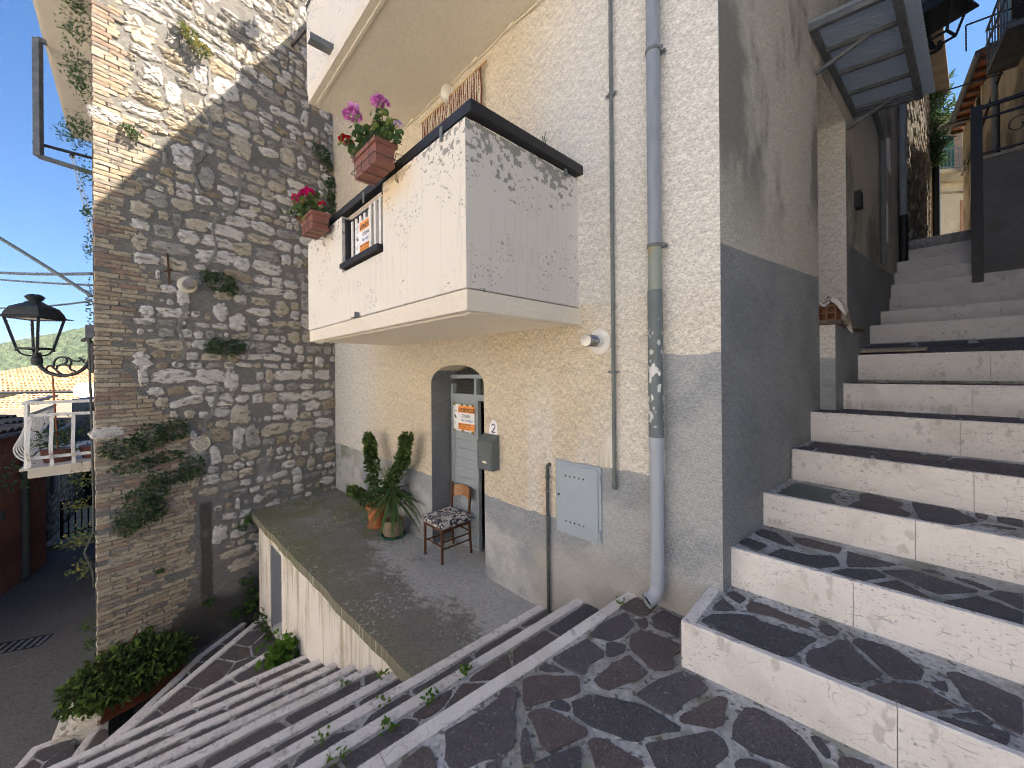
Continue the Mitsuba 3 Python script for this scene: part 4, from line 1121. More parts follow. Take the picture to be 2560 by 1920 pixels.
mm = extrude(ragged(Polygon([(.375, 1.075), (.375, 1.19), (.41, 1.225), (.455, 1.225), (.495, 1.17), (.51, 1.075)]), .012, .006, None, 2), .0015)
part(num, "patch", trimesh.Trimesh(np.array([BP(*v) for v in mm.vertices]), mm.faces, process=False), "paper_white")
part(num, "figure", lettering("2", BP(.475, 1.095, .0018), -T1, UP, N1, .095, False), "ink_black")

# ---------------------------------------------------------------- mailbox
mbx = thing("mailbox", "grey metal mailbox with the figure 2 beside the front door", "mailbox")
prof = Polygon([(0, .72), (.105, .72), (.105, 1.0), (.112, 1.003), (.112, 1.012), (.015, 1.078), (0, 1.078)])
part(mbx, "body", ext(prof, BP(.34, 0, .004), N1, UP, T1, .235), "mailbox_paint")
part(mbx, "front_door", MB().obox(BP(.355, .735, .109), T1 * .205, N1 * .005, UP * .245).out(), "mailbox_paint")
part(mbx, "lock", MB().lathe(BP(.535, .868, .114), [(0, .006), (.009, .006), (.010, 0)], 12, N1).out(), "brushed_steel", True)
part(mbx, "name_plate", MB().obox(BP(.42, .79, .114), T1 * .062, N1 * .0015, UP * .022).out(), "cream_plastic")
part(mbx, "figure", lettering("2", BP(.405, .935, .114), -T1, UP, N1, .034, False), "ink_black")

# ---------------------------------------------------------------- chair
ch = thing("chair", "wooden dining chair with a floral cushion beside the front door", "chair")
FL = -.470
def leg(s, d, top, lean=0):
    m = MB().tube(np.array([BP(s + lean * 0, FL, d - lean), BP(s, FL + .42, d), BP(s, top, d - lean * .7)]), [.0145, .018, .015], 10)
    return m.out()
for s in (1.49, 1.12):
    part(ch, "leg", leg(s, .20, FL + .425), "walnut_wood", True)
    part(ch, "leg", leg(s, -.185, FL + .80, .03), "walnut_wood", True)
for (a_, b_, z) in (((1.49, .20), (1.12, .20), .20), ((1.49, -.19), (1.12, -.19), .28), ((1.49, .20), (1.49, -.19), .17), ((1.12, .20), (1.12, -.19), .17), ((1.12, .2), (1.12, -.19), .25)):
    part(ch, "stretcher", MB().tube([BP(a_[0], FL + z, a_[1]), BP(b_[0], FL + z, b_[1])], .0095, 8).out(), "walnut_wood", True)
part(ch, "seat_rail", MB().obox(BP(1.105, FL + .37, -.19), T1 * .40, N1 * .40, UP * .035).out(), "walnut_wood")
sv = m3.Manifold.hull(m3.Manifold.batch_boolean([m3.Manifold.sphere(.03, 16).translate(tuple(q)) for q in [BP(s, FL + z, d) for s in (1.115, 1.495) for d in (-.18, .20) for z in (.43, .455)]], m3.OpType.Add))
part(ch, "cushion", from_man(sv), "floral_fabric", True)
bz = np.linspace(0, 1, 13)
bk = []
for u in bz:
    s = 1.125 + .36 * u; curve = -.205 - .035 * math.sin(math.pi * u)
    zt = FL + .765 + .015 * math.sin(math.pi * u); zb = FL + .60 + .055 * math.sin(math.pi * u)
    bk.append([BP(s, zb, curve), BP(s, zt, curve - .012), BP(s, zt, curve - .030), BP(s, zb, curve - .018)])
bk = np.array(bk)
f = []
for i in range(12):
    for j in range(4):
        f.append([i * 4 + j, i * 4 + (j + 1) % 4, (i + 1) * 4 + (j + 1) % 4, (i + 1) * 4 + j])
f += [[0, 3, 2, 1], [48, 49, 50, 51]]
part(ch, "backrest", MB().add(bk.reshape(-1, 3), f).out(), "chestnut_wood", 40, label="glossy lighter brown curved backrest")

# ---------------------------------------------------------------- pots and plants on the terrace
def pot(parent, o, prof, bsdf, name="pot", n=28):
    return part(parent, name, MB().lathe(o, prof, n).out(), bsdf, 35)
def blade(o, d, L, w, droop, n=7):
    d = unit(d); h = A(d[0], d[1], 0); hn = np.linalg.norm(h); h = h / hn if hn > 1e-6 else A(1, 0, 0)
    s = unit(np.cross(d, UP) + 1e-6)
    t = np.linspace(0, 1, n)[:, None]
    c = o + d * L * t - UP * droop * L * t**2.2 + h * droop * .25 * L * t**2
    ww = w * np.sin(np.pi * (.12 + .88 * t)) ** .7 * (1 - t * .55)
    ww[-1] = .001
    nrm = np.cross(np.gradient(c, axis=0), s); nrm /= np.linalg.norm(nrm, axis=1, keepdims=True)
    v = np.vstack([c + s * ww / 2 - nrm * ww * .16, c, c - s * ww / 2 - nrm * ww * .16])
    f = []
    for i in range(n - 1):
        f += [[i, i + 1, n + i + 1, n + i], [n + i, n + i + 1, 2 * n + i + 1, 2 * n + i]]
    return v, f
yu = thing("potted_yucca", "spiky yucca in a black and tan woven pot by the chair", "plant")
yo = P0 + T1 * 2.20 + N1 * .20; yo = A(-1.622, 5.205, FL)
pot(yu, yo, [(0, .03), (.125, .03), (.140, .07), (.150, .14), (.148, .20), (.140, .235), (.130, .235), (.128, .19), (0, .19)], "woven_basket")
pot(yu, yo, [(0, 0), (.150, 0), (.165, .035), (.155, .035), (.14, .012), (0, .012)], "green_saucer", "saucer")
part(yu, "trunk", MB().tube([yo + UP * .18, yo + UP * .38, yo + A(.005, 0, .62)], [.035, .03, .03], 9).out(), "walnut_wood", True)
ry = np.random.default_rng(4)
for grp, (bs, cnt) in enumerate((("yucca_leaf", 74), ("yucca_leaf_light", 16))):
    m = MB()
    for i in range(cnt):
        az = ry.uniform(0, 2 * np.pi)
        if grp == 0:
            el = ry.uniform(-.5, .75); L = ry.uniform(.36, .54); dr_ = ry.uniform(.35, .85)
            zz = ry.uniform(.42, .64)
        else:
            el = ry.uniform(.75, 1.45); L = ry.uniform(.34, .60); dr_ = ry.uniform(0, .12); zz = .63
        v, f = blade(yo + UP * zz, A(math.cos(az) * math.cos(el), math.sin(az) * math.cos(el), math.sin(el)), L, ry.uniform(.032, .046), dr_)
        m.add(v, f)
    part(yu, "foliage", m.out(), bs, True, kind="stuff")

hg = thing("potted_spindle", "two upright leafy shoots in an orange terracotta pot behind the yucca", "plant")
ho = P0 + T1 * 2.74 + N1 * .245 + UP * FL
pot(hg, ho, [(0, 0), (.125, 0), (.135, .02), (.105, .03), (.10, .03), (.135, .27), (.150, .27), (.150, .31), (.136, .31), (.13, .27), (0, .26)], "orange_terracotta")
rh = np.random.default_rng(8)
shoots = [[BP(2.72, FL + .28, .24), BP(2.80, .25, .27), BP(2.90, .60, .26), BP(3.01, .79, .24)], [BP(2.70, FL + .28, .24), BP(2.30, .25, .24), BP(2.00, .60, .22), BP(1.90, .92, .22)], [BP(2.76, FL + .28, .25), BP(3.2, -.13, .28), BP(3.62, -.14, .28)]]
for k, q in enumerate(shoots):
    c = bez(q, 40)
    part(hg, "stem", MB().tube(c, .009, 7).out(), "walnut_wood", True)
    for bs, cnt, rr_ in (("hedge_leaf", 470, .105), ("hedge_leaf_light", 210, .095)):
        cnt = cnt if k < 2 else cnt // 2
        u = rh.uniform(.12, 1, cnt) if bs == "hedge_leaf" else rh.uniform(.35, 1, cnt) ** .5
        i = (u * (len(c) - 1)).astype(int)
        off = rh.normal(0, 1, (cnt, 3)); off /= np.linalg.norm(off, axis=1, keepdims=True)
        rad = rr_ * (1 - .45 * u)[:, None] * rh.uniform(.3, 1, (cnt, 1))
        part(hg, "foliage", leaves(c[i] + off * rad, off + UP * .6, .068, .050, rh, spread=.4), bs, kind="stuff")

# ---------------------------------------------------------------- geranium boxes on the balcony rail
def flower_head(c, R, n, r):
    v = r.normal(0, 1, (n, 3)); v /= np.linalg.norm(v, axis=1, keepdims=True)
    v[:, 2] = np.abs(v[:, 2]) * .9 - .25
    p = c + v * R * r.uniform(.55, .95, (n, 1))
    return leaves(p, v, R * .60, R * .62, r, fold=-.1, curl=.25, spread=.5)
def round_leaf_cloud(c, R, n, r, size=.055, flat=.75):
    off = r.normal(0, 1, (n, 3)) * R
    p = c + off
    d = off / (np.linalg.norm(off, axis=1, keepdims=True) + 1e-6) * .6 + r.normal(0, .5, (n, 3))
    d[:, 2] += .35
    v, f = [], []
    m = 9
    base = np.arange(m) / (m - 1) * 2 * np.pi * .92 + .25
    for i in range(n):
        nn = unit(d[i]); x = unit(np.cross(nn, r.normal(0, 1, 3))); y = np.cross(nn, x)
        s = size * r.uniform(.6, 1.15)
        rad = s * .55 * (1 + .10 * np.cos(base * 7))
        ring = p[i] + rad[:, None] * (np.cos(base)[:, None] * x + np.sin(base)[:, None] * y) + nn * s * .16 + nn * (s * .05 * np.cos(base * 3.5))[:, None]
        o = len(v)
        v.append(p[i]); v.extend(ring)
        f += [[o, o + 1 + k, o + 2 + k] for k in range(m - 1)]
    return trimesh.Trimesh(np.array(v), np.array(f), process=False)
def planter(key, s0, s1, d0, d1, z0, z1, basket=True):
    def bx(a0, a1, b0, b1, zz):
        return [BP(a0, zz, b0), BP(a1, zz, b0), BP(a1, zz, b1), BP(a0, zz, b1)]
    h = z1 - z0
    rings = [(.030, 0), (.018, .012), (.006, h - .035), (-.006, h - .033), (-.008, h), (.004, h), (.008, h - .03)]
    v, f = [], []
    for o, zz in rings:
        v += bx(s0 + o, s1 - o, d0 + o, d1 - o, z0 + zz)
    for i in range(len(rings) - 1):
        for j in range(4):
            f.append([i * 4 + j, i * 4 + (j + 1) % 4, (i + 1) * 4 + (j + 1) % 4, (i + 1) * 4 + j])
    f += [[0, 1, 2, 3]]
    part(key, "box", MB().add(v, f).out(), "terracotta_plastic")
    part(key, "tray", MB().obox(BP(s0 + .01, z0 - .022, d0 + .008), T1 * (s1 - s0 - .02), N1 * (d1 - d0 - .016), UP * .028).out(), "terracotta_plastic")
    part(key, "soil", MB().obox(BP(s0 + .015, z1 - .06, d0 + .015), T1 * (s1 - s0 - .03), N1 * (d1 - d0 - .03), UP * .03).out(), "potting_soil")
    w = MB()
    r_ = .0032
    o = .016
    for zz in (z1 + .012, z0 + .03):
        w.tube([BP(s0 - o, zz, d0 - .04), BP(s0 - o, zz, d1 + o), BP(s1 + o, zz, d1 + o), BP(s1 + o, zz, d0 - .04)], r_, 6)
    for k in range(3):
        s = s0 + (s1 - s0) * (k + .5) / 3
        w.tube([BP(s, z1 + .012, d1 + o), BP(s, z0 - .03, d1 + o), BP(s, z0 - .03, d0 - .03), BP(s, z0 - .10, d0 - .05), BP(s, z0 - .07, d0 - .02)] if k in (0, 2) else [BP(s, z0 + .05, d1 + o), BP(s, z0 - .03, d1 + o), BP(s, z0 - .03, d0 - .03)], r_, 6)
    for s in (s0 + .06, s1 - .06):
        w.tube([BP(s, z0 + .05, d0 - .01), BP(s, ltop + .13, d0 - .03), BP(s, ltop + .135, d0 - .10), BP(s, ltop + .02, d0 - .13)], r_, 6)
    part(key, "wire_basket", w.out(), "black_iron", True)
rf = np.random.default_rng(31)
p1 = thing("geranium_box", "terracotta flower box with pink geraniums hooked nearest the balcony corner", "flower box")
planter(p1, .19, .61, 1.20, 1.375, 3.375, 3.535)
def stem(key, a, b):
    a, b = np.asarray(a), np.asarray(b)
    part(key, "stem", MB().tube(bez([a, (a + b) / 2 + rf.normal(0, .015, 3), b], 10), .0035, 6).out(), "stem_green", True)
heads = [((.655, 3.925, 1.36), .062, "pink_petal", 70), ((.60, 3.955, 1.37), .045, "pink_petal_light", 40), ((.312, 3.905, 1.27), .055, "pink_petal", 60), ((.30, 3.92, 1.275), .043, "pink_petal_light", 26),
         ((.70, 3.715, 1.40), .048, "red_petal", 60), ((.118, 3.661, 1.22), .028, "lilac_petal", 26), ((.42, 3.745, 1.29), .026, "red_petal", 16)]
for (s, z, d), R, m, n in heads:
    part(p1, "flower_head", flower_head(BP(s, z, d), R, n, rf), m)
    stem(p1, BP(.42 + (s - .42) * .25, 3.53, 1.29), BP(s, z - R * .5, d))
for bs, n in (("geranium_leaf", 46), ("geranium_leaf_light", 26)):
    for c, R, k in (((.50, 3.70, 1.32), (.055, .05, .055), 1.0), ((.29, 3.68, 1.27), (.05, .04, .065), .9), ((.62, 3.63, 1.38), (.04, .03, .04), .3), ((.16, 3.60, 1.24), (.03, .03, .03), .3)):
        part(p1, "leaf_cluster", round_leaf_cloud(BP(*c), np.array(R), max(3, int(n * k * .8)), rf, .062), bs, kind="stuff")
p2 = thing("geranium_box", "terracotta flower box with magenta geraniums at the far end of the balcony", "flower box")
planter(p2, 1.70, 2.10, 1.20, 1.385, 3.29, 3.445)
for (s, z, d), R, m, n in [((2.29, 3.76, 1.36), .055, "magenta_petal", 70), ((2.26, 3.70, 1.37), .045, "magenta_petal", 50), ((2.11, 3.77, 1.30), .072, "magenta_petal", 110), ((2.03, 3.74, 1.29), .05, "magenta_petal", 60), ((1.80, 3.575, 1.25), .035, "red_petal", 30), ((2.05, 3.44, 1.42), .022, "red_petal", 12)]:
    part(p2, "flower_head", flower_head(BP(s, z, d), R, n, rf), m)
    stem(p2, BP(1.95, 3.44, 1.29), BP(s, z - R * .5, d))
for bs, n in (("geranium_leaf", 60), ("geranium_leaf_light", 80)):
    part(p2, "leaf_cluster", round_leaf_cloud(BP(2.02, 3.57, 1.31), np.array((.10, .06, .075)), n, rf, .055), bs, kind="stuff")
# lavender behind the balcony's side rail
lv = thing("lavender_pot", "wispy lavender plant behind the black rail near the wall", "plant")
part(lv, "pot", MB().lathe(BP(-.44, 2.27, .34), [(0, 0), (.09, 0), (.11, .75), (.10, .75), (0, .70)], 16).out(), "terracotta_plastic", 40)
m = MB()
for k in range(26):
    a_ = rf.uniform(0, 6.28)
    q = BP(-.44, 3.0, .34)
    m.tube([q, q + A(math.cos(a_) * .05, math.sin(a_) * .05, .25), q + A(math.cos(a_) * .14, math.sin(a_) * .14, .42 + rf.uniform(0, .28))], [.004, .003, .004], 5)
part(lv, "stems", m.out(), "caper_leaf", kind="stuff")
# the plant up on the roof edge whose shadow falls on the stone wall
rp = thing("rooftop_geranium", "potted geranium standing on the edge of the roof terrace", "plant")
sh_pt = WP(1.49, 7.38)
kk = ((sh_pt - P0) @ N1 + .16) / -(A(*SUN) @ N1)
ro = sh_pt + A(*SUN) * kk - UP * .80                    # the shadow seen on the stone wall, traced back along the sun
ro[2] = 9.0

pot(rp, ro, [(0, 0), (.08, 0), (.10, .18), (.09, .18), (0, .16)], "orange_terracotta")
stp = [ro + UP * .15, ro + A(.05, -.03, .45), ro + A(.02, .02, .80)]
part(rp, "stem", MB().tube(stp, .012, 6).out(), "stem_green", True)
part(rp, "leaf_cluster", round_leaf_cloud(ro + UP * .84, np.array((.075, .075, .075)), 60, rf, .10), "geranium_leaf", kind="stuff")

# ---------------------------------------------------------------- wall fittings of the house front
wl = thing("wall_lamp", "oval bulkhead lamp with frosted glass under the upper balcony", "lamp")
lo = BP(1.17, 5.03, .0)
part(wl, "back_plate", MB().lathe(lo, [(0, 0), (.095, 0), (.095, .03), (.08, .04)], 24, N1).out(), "white_enamel", 40)
gl = MB()
for i in range(1):
    a_ = np.linspace(0, np.pi / 2, 9)
    gl.lathe(lo + N1 * .035, [(.082 * math.cos(t), .085 * math.sin(t)) for t in a_], 24, N1)
gm = gl.out(); v = np.asarray(gm.vertices); v[:, 2] = lo[2] + (v[:, 2] - lo[2]) * 1.35
part(wl, "globe", gm, "glass_globe", True)
cb = thing("wall_cable", "cream cable clipped along the wall under the upper balcony", "cable")
pts = [BP(s, 5.14 + .010 * math.sin(s * 9), .012) for s in np.linspace(-.4, 2.6, 40)]
part(cb, "line", MB().tube(pts, .009, 6).out(), "cream_plastic", True)
for s in (.05, .62, 2.0):
    part(cb, "clip", MB().obox(BP(s, 5.125, .004), T1 * .09, N1 * .03, UP * .03).out(), "cream_plastic")
mc = thing("macrame_hanging", "fringed macrame hanging on a bamboo rod above the balcony rail", "wall hanging")
part(mc, "rod", MB().tube([BP(.44, 4.985, .05), BP(1.75, 4.94, .05)], .013, 8).out(), "bamboo", True)
m1_, m2_ = MB(), MB()
rm = np.random.default_rng(12)
for k in range(64):
    s = .53 + 1.2 * k / 63
    L = .78 + .22 * abs(s - 1.13) / .6 * 1.6 - .04 * rm.random()
    L = .65 + .28 * abs((s - 1.13) / .6)
    nseg = 9
    q = [BP(s + rm.normal(0, .004), 4.975 - (s - .44) * .034 - L * j / nseg, .05 + rm.normal(0, .004)) for j in range(nseg + 1)]
    (m1_ if k % 2 else m2_).tube(np.array(q), .0065 + .002 * rm.random(nseg + 1), 5)
part(mc, "fringe", m1_.out(), "cream_plastic", True, kind="stuff")
mat("macrame_brown", (.16, .055, .035), .95)
part(mc, "brown_fringe", m2_.out(), "macrame_brown", True, kind="stuff")

ven = thing("boiler_flue", "steel boiler flue with louvred end sticking out of the front wall", "flue")
vo = FP(-.845, 1.975, 0)
part(ven, "collar", MB().lathe(vo, [(0, .012), (.055, .014), (.10, .006), (.103, 0)], 32, N2).out(), "white_enamel", 35)
part(ven, "tube", MB().lathe(vo, [(.05, .0), (.05, .07), (.046, .075)], 24, N2).out(), "white_enamel", 35)
part(ven, "inner_pipe", MB().lathe(vo, [(.038, .06), (.038, .20)], 24, N2).out(), "black_iron", 35)
lg = MB()
for k in range(6):
    d0 = .085 + k * .018
    lg.lathe(vo, [(.046, d0), (.048, d0 + .002), (.048, d0 + .006), (.046, d0 + .008), (.040, d0 + .008), (.040, d0), (.046, d0)], 24, N2)
for k in range(8):
    a_ = k * math.pi / 4
    x = unit(np.cross(N2, UP)); dv = x * math.cos(a_) + UP * math.sin(a_)
    lg.bar(vo + N2 * .075 + dv * .044, vo + N2 * .20 + dv * .044, .006)
part(ven, "louvre", lg.out(), "brushed_steel", 35)
part(ven, "end_cap", MB().lathe(vo, [(.048, .19), (.050, .205), (.047, .212), (0, .214)], 32, N2).out(), "brushed_steel", 35)

cab = thing("meter_cabinet", "pale blue grey metal meter cabinet door on the front wall", "cabinet")
cx = lambda s, z, d: FP(s, z, d)
cm = MB()
zb, zt = .31, .94
cm.obox(FP(-.405, zb, -.02), -T2 * .45, N2 * .035, UP * (zt - zb))
part(cab, "frame", cm.out(), "cabinet_paint")
part(cab, "door", MB().obox(FP(-.425, zb + .022, .016), -T2 * .405, N2 * .010, UP * (zt - zb - .045)).out(), "cabinet_paint")
for row in (zt - .12, zb + .115):
    for k in range(5):
        part(cab, "vent_hole", MB().lathe(FP(-.515 - k * .045, row, .0262), [(0, .0012), (.0065, .0012), (.0075, 0)], 10, N2).out(), "black_void")
part(cab, "lock", MB().lathe(FP(-.44, (zt + zb) / 2 + .02, .026), [(0, .006), (.008, .006), (.009, 0)], 10, N2).out(), "black_iron")
for z in (zb + .05, zt - .12):
    part(cab, "hinge", MB().tube([FP(-.842, z, .022), FP(-.842, z + .07, .022)], .010, 8).out(), "cabinet_paint")

gp = thing("gas_pipe", "short dark vertical gas pipe left of the meter cabinet", "pipe")
g = FP(-.318, 0, .03)
part(gp, "riser", MB().tube(bez([g + UP * -.46, g + UP * .2, g + UP * .78, g + UP * .865 + N2 * .0, g + UP * .885 - N2 * .012 - T2 * .008, g + UP * .888 - N2 * .04 - T2 * .01], 36), .0155, 10).out(), "dark_pipe_paint", True)
for z in (.64, .40):
    part(gp, "clamp", MB().lathe(g + UP * z, [(.0155, 0), (.021, .002), (.021, .022), (.0155, .024)], 12).out(), "galvanized_bar")
part(gp, "elbow", MB().lathe(g + UP * .76, [(.016, 0), (.0215, .003), (.0215, .03), (.016, .033)], 12).out(), "dark_pipe_paint")

cd = thing("conduit", "thin dark grey metal conduit running down the front wall", "conduit")
c0 = FP(-.985, 0, .032)
part(cd, "tube", MB().tube([c0 + UP * .84, c0 + UP * 4, c0 + UP * 8.9], .0155, 10).out(), "conduit_metal", True)
for z in (3.92, 1.725):
    part(cd, "clamp", MB().lathe(c0 + UP * z, [(.016, -.012), (.0225, -.010), (.0225, .010), (.016, .012)], 12).bar(c0 + UP * z - T2 * .045, c0 + UP * z + T2 * .045, .012, .018).out(), "galvanized_bar")
part(cd, "end_cap", MB().lathe(c0 + UP * .795, [(0, 0), (.019, .002), (.022, .02), (.022, .045), (.016, .05)], 14).out(), "conduit_metal")

dp = thing("downpipe", "wide grey rainwater downpipe with flaking dark middle section", "downpipe")
d0 = FP(-1.34, 0, .075)
part(dp, "upper_pipe", MB().tube([d0 + UP * 2.60, d0 + UP * 5, d0 + UP * 8.9], .047, 20).out(), "downpipe_metal", True)
part(dp, "steel_sleeve", MB().tube([d0 + UP * 2.28, d0 + UP * 2.62], .0465, 20).out(), "downpipe_metal", True, label="bare rusty steel section")
part(dp, "dark_sleeve", MB().tube([d0 + UP * 1.25, d0 + UP * 2.31], .052, 20).out(), "downpipe_metal", True, label="dark section with flaking white paint")
lowp = bez([d0 + UP * 1.27, d0 + UP * .8, d0 + UP * .27, d0 + UP * .18 + N2 * .002, d0 + UP * .125 + N2 * .025 + T2 * .012, d0 + UP * .100 + N2 * .055 + T2 * .028, d0 + UP * .088 + N2 * .085 + T2 * .045], 44)
sh = MB(); sh.tube(lowp, .0485, 20, caps=False); inner = MB().tube(lowp, .0445, 20, caps=False).out()
sh.add(inner.vertices, np.asarray(inner.faces)[:, ::-1])
part(dp, "lower_pipe", sh.out(), "downpipe_metal", True)
part(dp, "collar", MB().lathe(d0 + UP * 1.165, [(.0485, 0), (.052, .004), (.052, .07), (.0485, .075)], 20).out(), "downpipe_metal", 35)
part(dp, "outlet_void", MB().lathe(lowp[-1] - unit(lowp[-1] - lowp[-2]) * .02, [(.044, 0), (0, 0)], 16, unit(lowp[-1] - lowp[-2])).out(), "black_void")
for z in (4.03, 2.63):
    ring = MB()
    ring.lathe(d0 + UP * z, [(.0475, -.012), (.053, -.011), (.053, .011), (.0475, .012)], 20)
    ring.bar(d0 + UP * z + T2 * .05 - N2 * .04, d0 + UP * z - T2 * .075 - N2 * .045, .02, .022)
    ring.obox(d0 + UP * (z - .012) - T2 * .05, -T2 * .022, N2 * .006, UP * .024)
    part(dp, "bracket", ring.out(), "galvanized_bar", 40)

# ---------------------------------------------------------------- things on the stone wall
def caper(key, blobs, r, n=300, size=.045, light=.3, mats=("caper_leaf", "caper_leaf_light")):
    for bi, m in enumerate(mats):
        P, D = [], []
        for (s, z, ws, wz, dd_) in blobs:
            k = int(n * (ws * wz / .04) * (light if bi else 1 - light)) + 5
            a = r.uniform(0, 2 * np.pi, k); q = np.sqrt(r.uniform(0, 1, k)) * (1 + .35 * (meshkit.noise(np.c_[np.cos(a) * 2, np.sin(a) * 2, np.full(k, s * 9)]) - .5))
            depth = dd_ * np.sqrt(np.maximum(0, 1 - np.minimum(q, 1)**2)) * r.uniform(.2, 1.0, k) + .02
            if bi:
                depth *= 1.1
            zz = z + wz * q * np.sin(a) - .25 * depth
            P.append(np.array([WP(s + ws * q_ * c_, z_, d_) for q_, c_, z_, d_ in zip(q, np.cos(a), zz, depth)]))
            D.append(WN * (.6 + 0 * depth[:, None]) + W * (q * np.cos(a))[:, None] * .8 + UP * (q * np.sin(a) * .6 + .15)[:, None])
        part(key, "foliage", leaves(np.vstack(P), np.vstack(D), size, size * .62, r, spread=.45), m, kind="stuff")
    st = MB()
    for (s, z, ws, wz, dd_) in blobs:
        for i in range(5):
            a = r.uniform(0, 2 * np.pi)
            st.tube(np.array([WP(s, z, 0), WP(s + ws * .4 * math.cos(a), z + wz * .4 * math.sin(a), dd_ * .5), WP(s + ws * .8 * math.cos(a), z + wz * .75 * math.sin(a) - .02, dd_ * .6)]), .004, 5)
    part(key, "stems", st.out(), "stem_green", True)
rc = np.random.default_rng(77)
CAP = [
 ("yellowish caper plant in the sunlit upper part of the stone wall", [(2.22, 6.60, .10, .12, .15), (2.10, 6.50, .12, .10, .16), (2.30, 6.68, .06, .06, .1)], ("caper_leaf_light", "dry_caper_leaf"), .6),
 ("small caper tuft on the bricks just above the shadow line", [(2.87, 4.93, .06, .06, .09), (2.80, 4.88, .05, .05, .08)], ("caper_leaf", "caper_leaf_light"), .4),
 ("round green caper plant beside the small steel flue", [(1.87, 3.15, .17, .14, .17), (2.02, 3.20, .09, .08, .12), (1.75, 3.06, .1, .09, .12)], ("caper_leaf", "caper_leaf_light"), .3),
 ("green caper plant at mid height of the stone wall", [(1.82, 2.16, .22, .12, .17), (1.98, 2.18, .12, .10, .15), (1.66, 2.20, .12, .08, .12)], ("caper_leaf", "caper_leaf_light"), .3),
 ("long trailing caper plant across the bricks beside the round vent", [(2.95, .80, .22, .12, .13), (2.70, .92, .16, .15, .15), (2.45, .98, .18, .14, .15), (2.85, .55, .22, .06, .10), (2.55, .62, .2, .06, .08), (2.26, .46, .15, .13, .16), (2.35, .32, .25, .08, .11), (2.62, .36, .1, .08, .1)], ("caper_leaf", "caper_leaf_light"), .3),
 ("bushy caper plant low on the brick corner", [(2.83, -.02, .20, .21, .24), (2.70, .18, .2, .12, .18), (2.92, -.20, .12, .1, .15), (2.66, -.06, .12, .14, .15)], ("caper_leaf", "caper_leaf_light"), .3),
 ("caper plant in the corner behind the far flower box", [(.03, 4.85, .14, .34, .14), (.05, 5.25, .16, .24, .14), (-.03, 4.45, .12, .26, .12), (.12, 4.30, .12, .16, .12)], ("caper_leaf", "caper_leaf_light"), .2),
 ("small caper tuft above the shaded corner of the stone wall", [(.28, 5.86, .17, .13, .14), (.16, 5.70, .09, .14, .1)], ("caper_leaf", "caper_leaf_light"), .25),
 ("small weed growing where the terrace meets the stone wall", [(1.52, -.55, .05, .08, .08), (1.60, -.66, .05, .06, .06)], ("caper_leaf", "bush_leaf"), .5),
 ("weeds in the dark foot of the stone wall", [(1.55, -1.50, .08, .08, .08), (1.50, -1.82, .08, .12, .1), (1.62, -1.95, .16, .10, .1), (2.06, -1.62, .06, .05, .05)], ("caper_leaf", "bush_leaf"), .4),
 ("tiny green tuft low among the pale bricks", [(2.62, -.92, .04, .03, .04)], ("bush_leaf", "caper_leaf_light"), .5),
 ("sprig with small leaves on the lower bricks above the laurel", [(2.78, -1.68, .07, .05, .05), (2.70, -1.62, .04, .03, .04)], ("caper_leaf_light", "bush_leaf"), .4),
]
for lab, blobs, ms, lt in CAP:
    t = thing("wall_plant", lab, "plant")
    caper(t, blobs, rc, mats=ms, light=lt, n=330)
# plants hanging on the hidden street face, seen against the sky
def street_plant(lab, spots, ms=("caper_leaf", "caper_leaf_light"), n=170):
    t = thing("wall_plant", lab, "plant")
    for bi, m in enumerate(ms):
        P, D = [], []
        for (s, z, rs_, rz, dd_) in spots:
            k = int(n * (.4 if bi else .6))
            v = rc.normal(0, 1, (k, 3)); v /= np.linalg.norm(v, axis=1, keepdims=True)
            q = rc.uniform(.2, 1, (k, 1))
            P.append(LP(s, z, dd_ * .55) + LD * v[:, :1] * rs_ * q + UP * v[:, 1:2] * rz * q + LN * v[:, 2:] * dd_ * .6 * q)
            D.append(LN * .7 + v * .7)
        part(t, "foliage", leaves(np.vstack(P), np.vstack(D), .042, .018, rc, spread=.5), m, kind="stuff")
    st = MB()
    for (s, z, rs_, rz, dd_) in spots:
        st.tube([LP(s, z - .1, 0), LP(s, z, dd_ * .6), LP(s, z - .03, dd_ * 1.1)], .006, 5)
    part(t, "stems", st.out(), "stem_green", True)
street_plant("shaggy plants hanging on the street face below the cream ledge", [(.5, 6.2, .3, .3, .30), (.9, 5.95, .3, .25, .32), (.6, 5.6, .25, .3, .22), (1.0, 5.2, .3, .25, .3), (.8, 4.95, .35, .25, .34), (.4, 6.5, .3, .2, .25)])
street_plant("thin plants on the street face beside the clothes frame", [(.4, 4.35, .2, .35, .14), (.3, 3.85, .2, .2, .12), (.3, 3.4, .1, .3, .08), (.15, 2.7, .1, .3, .06), (.1, 2.3, .08, .2, .04)], n=60)
street_plant("sunlit caper sprays hanging over the street below the white balcony", [(1.3, .25, .25, .25, .30), (1.0, -.05, .25, .2, .34), (.6, -.35, .25, .2, .26), (.4, -.75, .25, .2, .26), (1.0, -.55, .2, .1, .4)], ("caper_leaf_light", "dry_caper_leaf"), n=90)
street_plant("weeds at the foot of the street face", [(.15, -1.42, .1, .1, .14), (.1, -1.6, .1, .1, .1)], ("laurel_leaf", "bush_leaf"), n=30)

